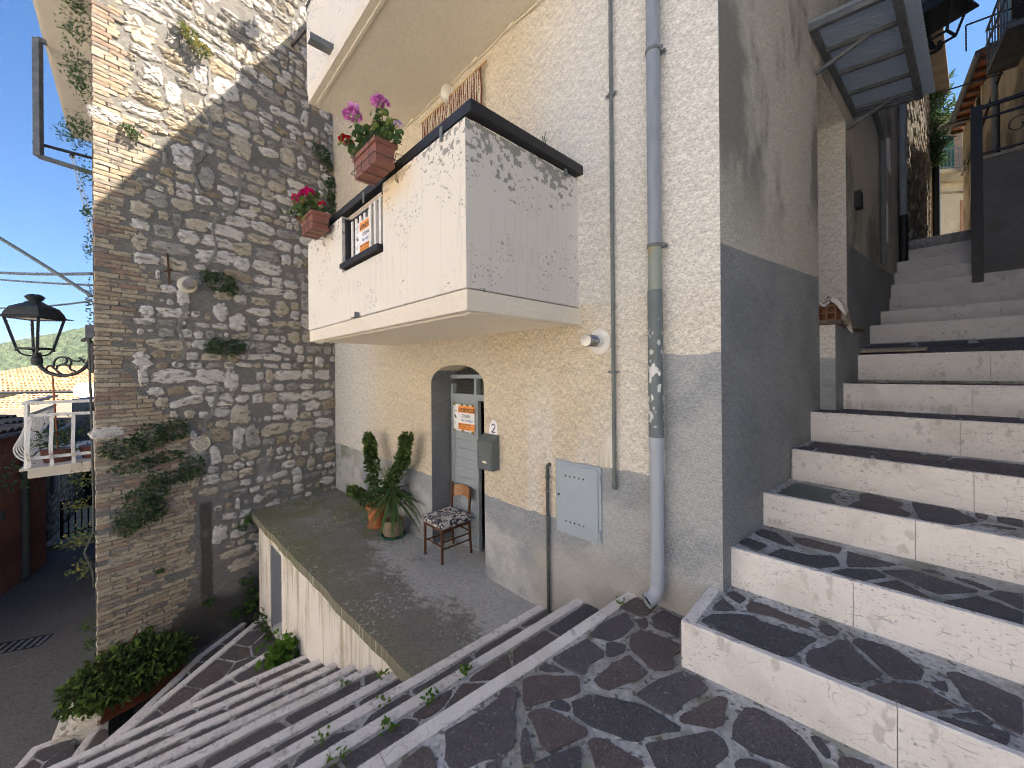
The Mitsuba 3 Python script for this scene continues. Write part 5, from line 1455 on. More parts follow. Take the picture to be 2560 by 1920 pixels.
fl = thing("wall_flue", "small round steel flue cap in the stone wall beside a caper plant", "flue")
o = WP(2.27, 3.02, .03)
part(fl, "collar", MB().lathe(o, [(0, .02), (.10, .02), (.115, .005), (.115, -.03)], 28, WN + UP * -.0).out(), "cream_plastic", 35)
part(fl, "cap", MB().lathe(o + WN * .02, [(.07, 0), (.07, .11), (.066, .118), (0, .125)], 28, unit(WN + UP * .15 - W * -.0)).out(), "brushed_steel", 35)
vg = thing("round_vent", "round cream slatted vent grille set in the stone wall", "vent")
o = WP(2.12, .725, .028)
part(vg, "rim", MB().lathe(o, [(.088, .0), (.095, .012), (.105, .010), (.107, -.02)], 30, WN).out(), "cream_plastic", 35)
part(vg, "back", MB().lathe(o, [(0, .001), (.09, .001)], 24, WN).out(), "smeared_mortar")
for k in range(9):
    z = -.072 + k * .018
    hw = math.sqrt(max(.0001, .09**2 - z**2))
    part(vg, "slat", MB().obox(o - W * hw + UP * (z - .005) + WN * .002, W * 2 * hw, WN * .009 - UP * .004, UP * .008).out(), "cream_plastic")
hk = thing("iron_hook", "rusty iron tie bar fixed upright in the stone wall", "hook")
part(hk, "bar", MB().bar(WP(2.47, 3.0, .03), WP(2.49, 3.42, .03), .018).bar(WP(2.44, 3.20, .035), WP(2.53, 3.16, .035), .02).out(), "walnut_wood")

# street lamp on the brick corner
sl_ = thing("street_lamp", "black iron lantern on a scrolled bracket at the brick corner", "lamp")
lc = A(-6.03, 4.87, 0)
ax = unit(A(-1, .0, 0)); X_ = A(1, 0, 0); Y_ = A(0, 1, 0)
def z5(y):
    return 1.73 + (220.9 - y / 6.912) * .005064
def x5(x):
    return lc + X_ * ((x - 620) / 1365.0)
ca, sa = math.cos(math.radians(12)), math.sin(math.radians(12))
e1_, e2_ = A(ca, sa, 0), A(-sa, ca, 0)
def sq(h, z):
    return [lc + e1_ * h * sx + e2_ * h * sy + UP * z for sx, sy in ((-1, -1), (1, -1), (1, 1), (-1, 1))]
def loft(rings, cap=True):
    v = np.array(sum(rings, [])); f = []
    for i in range(len(rings) - 1):
        for j in range(4):
            f.append([i * 4 + j, i * 4 + (j + 1) % 4, (i + 1) * 4 + (j + 1) % 4, (i + 1) * 4 + j])
    if cap:
        n = len(v) - 4
        f += [[n, n + 1, n + 2, n + 3], [3, 2, 1, 0]]
    return MB().add(v, f).out()
hood = [sq(.235, z5(522)), sq(.235, z5(514)), sq(.185, z5(495)), sq(.172, z5(430)), sq(.145, z5(345)), sq(.098, z5(298)), sq(.062, z5(262)), sq(.05, z5(236))]
part(sl_, "hood", loft(hood), "lamp_iron", 30)
part(sl_, "reflector", loft([sq(.16, z5(528)), sq(.16, z5(524))]), "white_enamel")
part(sl_, "finial", MB().lathe(lc + UP * z5(245), [(.050, 0), (.052, .012), (.07, .030), (.08, .05), (.09, .055), (.078, .075), (.05, .095), (.0, .102)], 20).out(), "lamp_iron", 40)
cage = MB()
t4, b4 = sq(.170, z5(530)), sq(.105, z5(1050))
for p_, q_ in zip(t4, b4):
    cage.bar(p_, q_, .026)
    cage.bar(q_, q_ - UP * .035, .022)
for i in range(4):
    cage.bar(b4[i], b4[(i + 1) % 4], .024)
    cage.bar(t4[i], t4[(i + 1) % 4], .02)
part(sl_, "cage", cage.out(), "lamp_iron")
scene["lamp_pane_glass"] = {"type": "thindielectric", "int_ior": 1.12}
for i in range(4):
    part(sl_, "pane", MB().add([t4[i], t4[(i + 1) % 4], b4[(i + 1) % 4], b4[i]], [[0, 1, 2, 3]]).out(), "lamp_pane_glass")
arms = MB()
base = lc + UP * z5(1215) + X_ * .02
for p_ in b4:
    arms.tube(bez([p_, p_ * .72 + (lc + UP * z5(1050)) * .28 - UP * .07, base + (p_ - base) * .22 - UP * .0, base - UP * .01], 14), .010, 7)
arms.lathe(lc + X_ * .02 + UP * z5(1330), [(.045, 0), (.052, .05), (.05, .09), (.040, .10), (.038, .155), (.03, .16), (0, .16)], 16)
part(sl_, "cradle", arms.out(), "lamp_iron", 40)
br = MB()
def xz(lst, y=0.0):
    return np.array([x5(a) + UP * z5(b) + Y_ * y for a, b in lst])
main = bez(xz([(655, 1230), (690, 1330), (760, 1410), (880, 1480), (1100, 1520), (1330, 1475), (1500, 1350), (1580, 1180), (1590, 1020), (1560, 930), (1510, 895), (1450, 910), (1445, 935)]), 60)
br.tube(main, np.interp(np.linspace(0, 1, len(main)), [0, .1, .5, .8, 1], [.026, .024, .020, .026, .020]), 9)
part(sl_, "bracket_arm", br.out(), "lamp_iron", True)
sc_ = MB()
for q in ([(940, 1370), (940, 1290), (990, 1220), (1080, 1200), (1170, 1210), (1250, 1255), (1340, 1275), (1400, 1255), (1410, 1225), (1370, 1220)], [(1150, 1215), (1165, 1270), (1130, 1310), (1080, 1320)], [(1225, 1240), (1240, 1310), (1190, 1345), (1130, 1330), (1060, 1330), (1010, 1350)],
          [(800, 1400), (840, 1355), (890, 1345), (930, 1385), (985, 1430), (1040, 1480), (1075, 1490)], [(1000, 1340), (985, 1400), (960, 1390)], [(1210, 1340), (1225, 1410), (1290, 1440), (1330, 1470)], [(1420, 1245), (1460, 1290), (1530, 1295)], [(1440, 1260), (1470, 1250)], [(1520, 1390), (1570, 1425), (1630, 1415)]):
    sc_.tube(bez(xz(q), 30), .012, 7)
sc_.tube(xz([(610, 1325), (660, 1320)]), [.008, .014], 6)
part(sl_, "scrollwork", sc_.out(), "lamp_iron", True)
part(sl_, "wall_plate", MB().obox(x5(1618) + UP * z5(1480) - Y_ * .03, X_ * .028, Y_ * .06, UP * .38).bar(x5(1560) + UP * z5(1050), x5(1625) + UP * z5(1050), .05).out(), "lamp_iron")
jb = thing("junction_box", "grey junction box with a cable on the street face above the lamp", "box")
part(jb, "case", MB().obox(LP(.02, 2.20, -.0), LD * .16, LN * .075, UP * .16).out(), "galvanized_bar")
part(jb, "cable", MB().tube(np.array([LP(.05, 2.2, .05), LP(.04, 1.2, .03), LP(.04, .3, .02), LP(.06, -.2, .02), LP(.08, -.45, .10), LP(.06, -.7, .03), LP(.06, -.9, .02)]), .012, 6).out(), "dark_pipe_paint", True)

# clothes frame high on the street side
cf = thing("clothes_frame", "grey metal clothes drying frame sticking out high over the street", "frame")
s0_ = 1.75
fm = MB()
a_, b_, c_, d_ = LP(s0_, 6.55, 0), LP(s0_, 6.62, .62), LP(s0_, 4.92, .62), LP(s0_, 4.85, 0)
fm.bar(a_, b_, .055); fm.bar(b_, c_, .075); fm.bar(c_ - UP * .0, d_, .055)
part(cf, "frame", fm.out(), "galvanized_bar")
part(cf, "pole", MB().tube([LP(s0_ + .05, 5.12, .68), LP(s0_ + .02, 5.10, -.05)], .022, 7).out(), "black_iron", True)
part(cf, "pulley", MB().lathe(LP(s0_ + .02, 5.06, .30), [(0, 0), (.03, .005), (.03, .03), (0, .035)], 12, LD).out(), "black_iron")
part(cf, "cord", MB().tube(bez([LP(s0_, 5.05, .31), LP(s0_ - .1, 4.2, .16), LP(s0_ - .2, 3.3, .02)], 12), .006, 5).tube(bez([LP(s0_, 5.05, .28), LP(s0_ - .1, 4.2, .12), LP(s0_ - .2, 3.3, .02)], 12), .006, 5).out(), "cream_plastic", True)

# overhead cables
def cable(name, lab, p, q, r, drop, bs="conduit_metal"):
    t = thing(name, lab, "cable")
    part(t, "line", MB().tube(sag(p, q, drop), r, 6).out(), bs, True)
cable("overhead_cable", "thick dark cable rising steeply from the brick corner out of the picture", LP(.05, 2.72, .02), A(-8.6, 5.2, 4.55), .020, -.06)
cable("overhead_cable", "twin grey cable running level from the brick corner to the left", LP(.05, 3.0, .02), A(-12, 7.5, 4.05), .020, .10, "galvanized_bar")
cable("overhead_cable", "second grey cable just below the level twin cable", LP(.06, 2.86, .02), A(-12, 7.55, 3.92), .014, .06, "galvanized_bar")
cable("overhead_cable", "thin dark cable drooping at the top of the lantern", LP(.05, 2.66, .02), A(-12, 7.6, 3.35), .012, .16)

# ---------------------------------------------------------------- white balcony on the street side
wb = thing("white_balcony", "small balcony with bulging white iron railing on the street side of the stone house", "balcony")
sA, sB, dp_ = 3.0, 6.2, .90
part(wb, "slab", MB().obox(LP(sA, .06, -.1), LD * (sB - sA), LN * (dp_ + .1), UP * .14).obox(LP(sA - .06, .20, -.1), LD * (sB - sA + .12), LN * (dp_ + .18), UP * .03).out(), "soffit_paint")
part(wb, "top_rail", MB().obox(LP(sA - .04, 1.27, -.05), LD * .07, LN * (dp_ + .10), UP * .05).obox(LP(sA + .03, 1.271, dp_ - .03), LD * (sB - sA), LN * .07, UP * .05).out(), "white_iron")
part(wb, "lower_rails", MB().obox(LP(sA - .02, 1.06, -.05), LD * .02, LN * (dp_ + .05), UP * .05).obox(LP(sA - .02, .36, -.05), LD * .02, LN * (dp_ + .05), UP * .05).obox(LP(sA, 1.061, dp_ - .01), LD * (sB - sA), LN * .02, UP * .05).obox(LP(sA, .361, dp_ - .01), LD * (sB - sA), LN * .02, UP * .05).out(), "white_iron")
belly = [(1.12, .02), (1.16, .05), (1.06, .02), (.92, .01), (.72, .07), (.55, .13), (.42, .10), (.34, .03), (.30, .02), (.22, .03)]
def belly_bar(o, outd, wdir, w=.035):
    q = bez([o + UP * (z + .02) + outd * d for z, d in belly[2:]], 30)
    t = MB()
    for a, b in zip(q[:-1], q[1:]):
        t.bar(a, b, w, .016, up=outd)
    return t.out()
for d in (.88, .64, .40, .16):
    part(wb, "bar", belly_bar(LP(sA - .03, 0, d), -LD, LN, .045), "white_iron")
for k in range(17):
    part(wb, "bar", belly_bar(LP(sA + .02 + k * .19, 0, dp_ + .01), LN, LD, .045), "white_iron")
part(wb, "corner_post", MB().bar(LP(sA - .02, .2, dp_), LP(sA - .02, 1.3, dp_), .045).out(), "white_iron")
rw = np.random.default_rng(90)
for nm, lab, (s, d), n, h in (("balcony_plant", "bushy potted plant behind the white railing nearest the street", (3.45, .62), 240, .32), ("balcony_plant", "potted plant on a cane behind the white railing nearest the wall", (3.55, .18), 160, .55)):
    t = thing(nm, lab, "plant")
    part(t, "pot", MB().lathe(LP(s, .23, d), [(0, 0), (.16, 0), (.21, .22), (.19, .22), (0, .19)], 20).out(), "terracotta_plastic", 40)
    part(t, "cane", MB().tube([LP(s, .4, d), LP(s + .05, 1.75, d + .06)], .014, 6).out(), "orange_terracotta", True)
    v = rw.normal(0, 1, (n, 3))
    part(t, "foliage", leaves(LP(s, .45 + h * .5, d) + v * A(.12, .12, h * .35), v + UP, .075, .035, rw, spread=.4), "caper_leaf_light" if h < .4 else "caper_leaf", kind="stuff")
t = thing("balcony_plant", "dark green sprig hanging below the white balcony", "plant")
v = rw.normal(0, 1, (120, 3))
part(t, "foliage", leaves(LP(sA + .6, .12, dp_ + .12) + v * A(.13, .1, .12) + (LN * .3 - UP * .22) * rw.uniform(0, 1, (120, 1)), v + LN, .075, .035, rw, spread=.4), "caper_leaf", kind="stuff")

# ---------------------------------------------------------------- laurel planter and low wall by the street
lp_ = thing("laurel_planter", "leafy laurel bush in a long rust brown planter at the brick corner", "planter")
PA, PD = A(-4.93, 4.60, -2.40), unit(A(.50, .84, 0)); PN = A(PD[1], -PD[0], 0)
pr = [(0, 0), (.015, .05), (.03, .27), (.03, .30), (.045, .30), (.045, .33)]
v, f = [], []
for o, z in pr:
    v += [PA - PN * (.27 + o) - PD * o + UP * z, PA + PN * o - PD * o + UP * z, PA + PN * o + PD * (.74 + o) + UP * z, PA - PN * (.27 + o) + PD * (.74 + o) + UP * z]
for i in range(len(pr) - 1):
    for j in range(4):
        f.append([i * 4 + j, i * 4 + (j + 1) % 4, (i + 1) * 4 + (j + 1) % 4, (i + 1) * 4 + j])
n = len(v) - 4
f.append([n, n + 1, n + 2, n + 3])
part(lp_, "box", MB().add(v, f).out(), "rust_brown_plastic")
part(lp_, "saucer", MB().obox(PA - PN * .33 - PD * .05 - UP * -.001, PD * .84, PN * .38, UP * .05).out(), "rust_brown_plastic")
rl = np.random.default_rng(55)
def laurel(c, R, n, bs, r, lo=.55):
    v = r.normal(0, 1, (n, 3)); v /= np.linalg.norm(v, axis=1, keepdims=True)
    q = r.uniform(lo, 1, (n, 1)) * (1 + .22 * (meshkit.noise(v * 2.3 + 5) - .5))[:, None]
    p = c + PD * v[:, :1] * R[0] * q + PN * v[:, 1:2] * R[1] * q + UP * v[:, 2:] * R[2] * q
    d = PD * v[:, :1] + PN * v[:, 1:2] + UP * (v[:, 2:] + .55)
    return leaves(p, d, .088, .036, r, fold=.2, curl=.25, spread=.75)
for c, R, n in ((PA + PD * .10 - PN * .04 + UP * .45, (.33, .36, .27), 640), (PA + PD * .38 - PN * .00 + UP * .46, (.33, .34, .28), 680), (PA + PD * .62 - PN * .00 + UP * .42, (.24, .26, .20), 300), (PA + PD * -.08 - PN * .12 + UP * .36, (.27, .32, .20), 320)):
    for bs, k in (("laurel_leaf", .72), ("laurel_leaf_light", .28)):
        part(lp_, "foliage", laurel(c, R, int(n * k * 1.6), bs, rl, .5 if k > .5 else .8), bs, kind="stuff")
st = MB()
for k in range(12):
    o = PA + PD * rl.uniform(.05, .68) - PN * .14 + UP * .28
    st.tube(bez([o, o + UP * .2 + rl.normal(0, .06, 3), o + UP * .42 + rl.normal(0, .15, 3)], 8), .009, 6)
part(lp_, "stems", st.out(), "walnut_wood", True)
lw = thing("low_wall", "pale sloping stone kerb wall beside the laurel planter", "wall")
q0, q1 = A(-5.30, 4.40, 0), A(-4.90, 4.54, 0)
dn = unit(A(-.16, .30, 0))
v = [q0 + UP * -2.6, q1 + UP * -2.6, q1 + UP * -2.36, q0 + UP * -2.44]
w_ = [p_ + dn * .55 for p_ in v]
w_[2] = w_[2] + UP * .36; w_[3] = w_[3] + UP * .40
m = trimesh.Trimesh(np.array(v + w_), np.array([[0, 1, 2], [0, 2, 3], [5, 4, 7], [5, 7, 6], [4, 0, 3], [4, 3, 7], [1, 5, 6], [1, 6, 2], [3, 2, 6], [3, 6, 7]]), process=False)
for _ in range(4):
    m = m.subdivide()
vv = np.asarray(m.vertices); vv = vv + .012 * (np.stack([meshkit.noise(vv * 9), meshkit.noise(vv * 9, 3), meshkit.noise(vv * 9, 5)], -1) - .5)
mat("pale_stone", stone_fn((.66, .63, .57), (.56, .53, .47), 13), .9, stone_bump)
part(lw, "block", trimesh.Trimesh(vv, m.faces, process=False), "pale_stone", 40)
bs_ = thing("corner_bush", "small bright green bush where the steps meet the white retaining wall", "bush")
bo = R0 + RD * 2.72 + RN * .13 + UP * -1.74
v = rl.normal(0, 1, (170, 3)); v /= np.linalg.norm(v, axis=1, keepdims=True)
part(bs_, "leaf_cluster", round_leaf_cloud(bo + UP * .10, np.array((.085, .085, .10)), 420, rl, .058), "bush_leaf", kind="stuff")
part(bs_, "stems", MB().tube([bo - UP * .1, bo + UP * .15], .01, 6).out(), "stem_green", True)
wd = thing("jamb_weeds", "weeds at the foot of the white pier by the cellar opening", "plant")
part(wd, "foliage", leaves(R0 + RD * rl.uniform(3.6, 4.4, (90, 1)) + RN * rl.uniform(-.05, .06, (90, 1)) + UP * rl.uniform(-2.0, -1.84, (90, 1)), np.tile(UP + RN, (90, 1)), .06, .035, rl, spread=.7), "laurel_leaf", kind="stuff")
# little tufts in the stair joints, one thing each
for x, y, z, n, lab in ((-.31, 2.50, -.218, 26, "small weed tuft on the second white nosing, nearest the house wall"), (-.50, 2.31, -.218, 22, "small weed tuft on the second white nosing, second from the house wall"),
        (-.70, 2.12, -.22, 16, "small weed tuft on the second white nosing, third from the house wall"), (-.90, 1.95, -.22, 12, "tiny weed tuft on the second white nosing, nearest the bottom edge of the picture"),
        (-.86, 2.56, -.45, 10, "tiny weed on the third white nosing just left of the terrace tip"), (-1.17, 2.30, -.45, 10, "tiny weed low on the third white nosing, away from the terrace"),
        (-1.03, 3.02, -.64, 14, "weed at the tip of the retaining wall beside the terrace slab"), (-1.38, 3.15, -.81, 16, "weed on the step just below the tip of the retaining wall"), (.80, 2.87, .0, 9, "tiny weed at the house end of the topmost white nosing")):
    t = thing("joint_weed", lab, "weed")
    p_ = A(x, y, z) + rl.normal(0, .018, (n, 3)) * A(1.6, 1.4, .3) + UP * .008
    part(t, "leaf_cluster", leaves(p_, rl.normal(0, 1, (n, 3)) * .7 + UP, .030, .020, rl, spread=.5), "bush_leaf", kind="stuff")

# ---------------------------------------------------------------- across the street: red house, tiled roofs, stone cottage
def tiled_roof(key, o, u, v, nu, nv, pitch, rowl, bs, r=.09, name="roof_tiles"):
    """rows of half-round tiles: o eave corner, u along the eave, v up the slope."""
    u_, v_ = unit(u), unit(v); n = unit(np.cross(u_, v_)); n = n if n[2] > 0 else -n
    a = np.linspace(0, np.pi, 6)
    V, F = [], []
    rr = np.random.default_rng(int(abs(o[0]) * 10))
    k = 0
    for i in range(nu):
        for j in range(nv):
            c = o + u_ * ((i + .5) * pitch + rr.normal(0, .012)) + v_ * j * rowl + n * (.01 * rr.random())
            r0 = r * rr.uniform(.92, 1.05)
            for t, rad, lift in ((0, r0, .035), (rowl * 1.12, r0 * .82, .0)):
                V.append(c + v_ * t + n * lift + rad * (np.cos(a)[:, None] * u_ + np.sin(a)[:, None] * n * .75))
            for q in range(5):
                F.append([k + q, k + q + 1, k + 6 + q + 1, k + 6 + q])
            k += 12
    mb = MB().add(np.vstack(V), F)
    mb.add([o - n * .03, o + u_ * nu * pitch - n * .03, o + u_ * nu * pitch + v_ * nv * rowl - n * .03, o + v_ * nv * rowl - n * .03], [[0, 1, 2, 3]])
    return part(key, name, mb.out(), bs, True, kind="stuff")
gt = thing("drain_grate", "small dark iron drain grate in the asphalt near the left edge", "grate")
go = A(-8.15, 5.85, -2.549)
part(gt, "frame", MB().obox(go, A(.62, .25, 0), A(-.12, .30, 0), UP * .006).out(), "black_iron")
for k in range(6):
    part(gt, "bar", MB().obox(go + A(.06, .04, .006) + A(.62, .25, 0) * (k + .3) / 6.6, A(.045, .018, 0), A(-.10, .25, 0), UP * .006).out(), "galvanized_bar")
rh_ = thing("red_house", "low brick red rendered house with a dark downpipe across the street", "house")
ra, rb_ = A(-10.68, 8.8, 0), A(-8.6, 4.6, 0)
rd = unit(rb_ - ra); rn = A(-rd[1], rd[0], 0); rn = rn if rn[0] < 0 else -rn
part(rh_, "wall", prism([tuple(ra[:2]), tuple(rb_[:2]), tuple((rb_ + rn * 6)[:2]), tuple((ra + rn * 6)[:2])], -2.9, .62), "red_render")
slope = unit(rn + UP * .20)
tiled_roof(rh_, ra - rn * .25 + UP * .62 - rd * .1, rd, slope, 25, 16, .20, .38, "dark_tiles")
part(rh_, "gutter", MB().tube([ra - rn * .24 + UP * .60 - rd * .1, rb_ - rn * .24 + UP * .60], .05, 8).out(), "galvanized_bar", True)
pp = ra + rd * .83 - rn * .07
part(rh_, "downpipe", MB().tube([pp + UP * -2.5, pp + UP * .6], .062, 10).out(), "dark_pipe_paint", True)
part(rh_, "wall_box", MB().obox(ra + rd * 1.45 + UP * -1.05 - rn * .05, rd * .10, -rn * .04, UP * .16).out(), "galvanized_bar")
sc2 = thing("stone_cottage", "shaded stone cottage with a shuttered window beyond the red house", "house")
c0_, c1_ = A(-11.4, 9.6, 0), A(-14.6, 13.4, 0)
cd_ = unit(c1_ - c0_); cn = A(cd_[1], -cd_[0], 0); cn = cn if cn @ A(1, -.2, 0) > 0 else -cn
c0_ = A(-11.75, 9.7, 0); c1_ = A(-13.79, 12.02, 0)
part(sc2, "wall", prism([tuple(c0_[:2]), tuple(c1_[:2]), tuple((c1_ - cn * 5)[:2]), tuple((c0_ - cn * 5)[:2])], -2.9, .2), "rubble_stone")
wn_ = part(sc2, "window", MB().obox(c0_ + cd_ * .35 + UP * -1.35, cd_ * .62, cn * .04, UP * .95).out(), "galvanized_bar")
part(wn_, "shutter", MB().obox(c0_ + cd_ * .39 + UP * -1.31 + cn * .041, cd_ * .25, cn * .02, UP * .87).obox(c0_ + cd_ * .68 + UP * -1.31 + cn * .041, cd_ * .25, cn * .02, UP * .87).out(), "alley_plaster")
dk = thing("dark_archway", "dark cottage facade with an open archway at the bend of the street", "house")
e0 = c1_ + cd_ * .15
part(dk, "wall", prism([tuple(e0[:2]), tuple((e0 + A(2.6, 1.6, 0))[:2]), tuple((e0 + A(1.2, 4.6, 0))[:2]), tuple((e0 + A(-2, 3, 0))[:2])], -2.9, 1.0), "grey_render")
part(dk, "doorway", MB().obox(e0 + unit(A(2.6, 1.6, 0)) * .25 + UP * -2.5 + A(.03, -.05, 0), unit(A(2.6, 1.6, 0)) * 1.1, A(.02, -.03, 0), UP * 2.1).out(), "black_void")
structure("pavement", "pale kerbed pavement by the railing")
solo("pavement", prism([(-11.45, 9.35), (-10.75, 9.75), (-12.6, 12.9), (-13.7, 12.2)], -2.9, -2.43), "buff_plaster")
fn = thing("street_railing", "black iron railing along the pavement at the bend of the street", "railing")
fa, fb = A(-11.45, 9.75, -2.43), A(-10.95, 10.35, -2.43)
fa, fb = A(-11.35, 9.75, -2.43), A(-12.1, 12.6, -2.0)
fa, fb = A(-11.5, 9.8, -2.43), A(-10.9, 10.6, -2.38)
dfn = fb - fa
part(fn, "rail", MB().bar(fa + UP * .95, fb + dfn * .6 + UP * .98, .035).out(), "black_iron")
part(fn, "rail", MB().bar(fa + UP * .12, fb + dfn * .6 + UP * .12, .03).out(), "black_iron")
for k in range(15):
    p_ = fa + dfn * 1.6 * k / 14
    part(fn, "baluster", MB().bar(p_, p_ + UP * .96, .022 if k % 5 else .045).out(), "black_iron")
for i, (lab, y0, y1, z0_, z1_, x0, nrow) in enumerate((("sunlit orange tiled roof nearest across the street", 15.5, 20.5, -.35, .75, -26.0, 20), ("higher sunlit orange tiled roof below the hill", 21.5, 29.0, .85, 2.45, -36.0, 28))):
    t = thing("tiled_house", lab, "house")
    o = A(x0, y0, z0_)
    vv_ = A(0, y1 - y0, z1_ - z0_); L = np.linalg.norm(vv_)
    nu = int((-7.5 - x0) / .22) if i == 0 else int((-8 - x0) / .24)
    tiled_roof(t, o, A(1, .12, 0), vv_, nu, int(L / .42), .22 if i == 0 else .24, .42, "clay_tiles", .10)
    part(t, "wall", MB().obox(o + A(.2, .3, -4), A(1, .12, 0) * (nu * .22 - .4), A(0, (y1 - y0) - .3, 0), UP * (3.95)).out(), "buff_plaster")
    part(t, "gutter", MB().tube([o + A(0, -.1, -.04), o + A(1, .12, 0) * nu * .23 + A(0, -.1, -.04)], .06, 7).out(), "galvanized_bar", True)
di = thing("satellite_dish", "white satellite dish on the tiled roof behind the lantern bracket", "dish")
do = A(-19.1, 17.2, 1.05)
part(di, "dish", MB().lathe(do, [(0, 0), (.15, .015), (.30, .06), (.38, .11), (.37, .115), (.29, .07), (0, .02)], 24, unit(A(.8, -.5, .35))).out(), "white_enamel", 40)
part(di, "mast", MB().tube([do, do - UP * .9], .03, 7).out(), "galvanized_bar", True)
ch2 = thing("roof_hut", "small grey shed roof between the tiled roofs at the left edge", "shed")
part(ch2, "wall", MB().obox(A(-19.5, 14.2, -1.2), A(3.0, .3, 0), A(-.2, 2, 0), UP * 1.35).out(), "alley_plaster")
part(ch2, "roof", MB().obox(A(-19.9, 13.9, .12), A(3.9, .4, 0), A(-.2, 2.6, .35), UP * .08).out(), "dark_tiles")
sh2 = thing("opposite_house", "tall grey house along the right side of the stairs", "house")
part(sh2, "wall", prism([tuple((S0 + SD * a_ + SN * b_)[:2]) for a_, b_ in ((-.1, 2.5), (6.4, 2.5), (6.4, 6), (-.1, 6))], -2.9, 13.5), "alley_plaster")
# houses farther back along the street, outside the picture, facing the sun
mat("white_limewash", (.80, .785, .765), .9)
ng = thing("neighbour_house", "cream house across the street behind the viewer", "house")
nd_ = T1; nn_ = N1; nb = P0 + N1 * 9.0 + T1 * 0
part(ng, "wall", prism([tuple((nb + nd_ * 7)[:2]), tuple((nb - nd_ * 14)[:2]), tuple((nb - nd_ * 14 + nn_ * 7)[:2]), tuple((nb + nd_ * 7 + nn_ * 7)[:2])], -2.9, 6.6), "white_limewash")
part(ng, "roof", MB().add([nb + nd_ * 7.4 - nn_ * .4 + UP * 6.6, nb - nd_ * 14.4 - nn_ * .4 + UP * 6.6, nb - nd_ * 14.4 + nn_ * 3.5 + UP * 7.8, nb + nd_ * 7.4 + nn_ * 3.5 + UP * 7.8, nb + nd_ * 7.4 + nn_ * 7.4 + UP * 6.6, nb - nd_ * 14.4 + nn_ * 7.4 + UP * 6.6], [[0, 1, 2, 3], [3, 2, 5, 4]]).out(), "clay_tiles")
for k in range(4):
    part(ng, "window", MB().obox(nb + nd_ * (5 - k * 3.6) - nn_ * .03 + UP * .6, -nd_ * .9, nn_ * .05, UP * 1.3).out(), "galvanized_bar")

# ---------------------------------------------------------------- up the alley
cn_ = thing("door_canopy", "translucent corrugated canopy on a grey steel frame above the side door", "canopy")
z_in, z_out, dC = 5.19, 5.10, .63
cp = lambda s, d, dz=0: SP(s, z_in + (z_out - z_in) * d / dC + dz, d)
for s, e_ in ((2.16, .05), (2.62, .04), (3.14, .04), (3.66, .04), (4.10, .04), (4.26, .045)):
    part(cn_, "cross_bar", MB().bar(cp(s, 0), cp(s, dC), e_).out(), "galvanized_bar")
part(cn_, "wall_bar", MB().bar(cp(2.14, .03, -.002), cp(4.28, .03, -.002), .05).out(), "galvanized_bar")
part(cn_, "outer_bar", MB().bar(cp(2.14, dC, -.003), cp(4.28, dC, -.003), .06).out(), "galvanized_bar")
for s in (2.40, 3.88):
    part(cn_, "strut", MB().bar(SP(s, 4.86, .0), cp(s + .18, .40, -.03), .035).out(), "galvanized_bar")
nS = 150
sg = grid(lambda S, D: S0 + SD * S[..., None] + SN * D[..., None] + UP * (z_in + .045 + (z_out - z_in) * D / dC +   .011 * np.sin(S / .055 * 2 * np.pi))[..., None], np.linspace(2.10, 4.34, 330), np.linspace(.0, .76, 3))
part(cn_, "corrugated_sheet", sg, "corrugated_sheet", True)
mat("hollow_clay", (.22, .115, .07), .9)
cbk = thing("hollow_brick", "hollow clay brick half covered by a patterned cloth on the side door ledge", "brick")
o = SP(2.53, 2.252, -.035)
part(cbk, "brick", MB().obox(o, SD * .25, SN * .16, UP * .014).obox(o + UP * .075, SD * .25, SN * .16, UP * .014).obox(o + UP * .15, SD * .25, SN * .16, UP * .014).obox(o + UP * .014, SD * .25, SN * .014, UP * .136).obox(o + UP * .014 + SN * .073, SD * .25, SN * .014, UP * .136).obox(o + UP * .014 + SN * .146, SD * .25, SN * .014, UP * .136).obox(o + UP * .014 + SD * .12, SD * .012, SN * .16, UP * .136).out(), "hollow_clay")
cl = thing("patterned_cloth", "white cloth with brown circles draped over the hollow brick", "cloth")
def cloth(U, V):
    s = 2.51 + U * .34; d = -.06 + V * .27
    z = 2.435 + .022 * np.sin(U * 11) * np.cos(V * 9) - np.maximum(V - .72, 0) ** 1.2 * .75 - np.maximum(U - .80, 0) * .9 - np.maximum(.06 - U, 0) * .5 + .06 * np.exp(-((U - .35) / .3)**2) + .02 * np.sin(V * 14 + U * 5)
    return S0 + SD * s[..., None] + SN * d[..., None] + UP * z[..., None]
def cloth_col(p, n, uv):
    a = ((p.x - S0[0]) * SD[0] + (p.y - S0[1]) * SD[1]) * 9.5; b = p.z * 6 + ((p.x - S0[0]) * SN[0] + (p.y - S0[1]) * SN[1]) * 9.5
    q = dr.sqrt(dr.square(a - dr.round(a)) + dr.square(b - dr.round(b)))
    return mix(C3(.60, .57, .52), C3(.22, .09, .045), sst(.40, .44, q) * sst(.56, .5, q))
mat("circle_print", cloth_col, .9)
part(cl, "sheet", grid(cloth, np.linspace(0, 1, 26), np.linspace(0, 1, 30)), "circle_print", True)
dm_ = thing("doormat", "worn brown doormat on the landing step of the alley stairs", "mat")
m0 = A(4.19, 4.85, 1.925) + dd * .1 + A(.10, .12, .01)
part(dm_, "mat", MB().obox(m0, dd * .62, A(gx[0], gx[1], sl) * .34, UP * .018).out(), "aged_plaster")

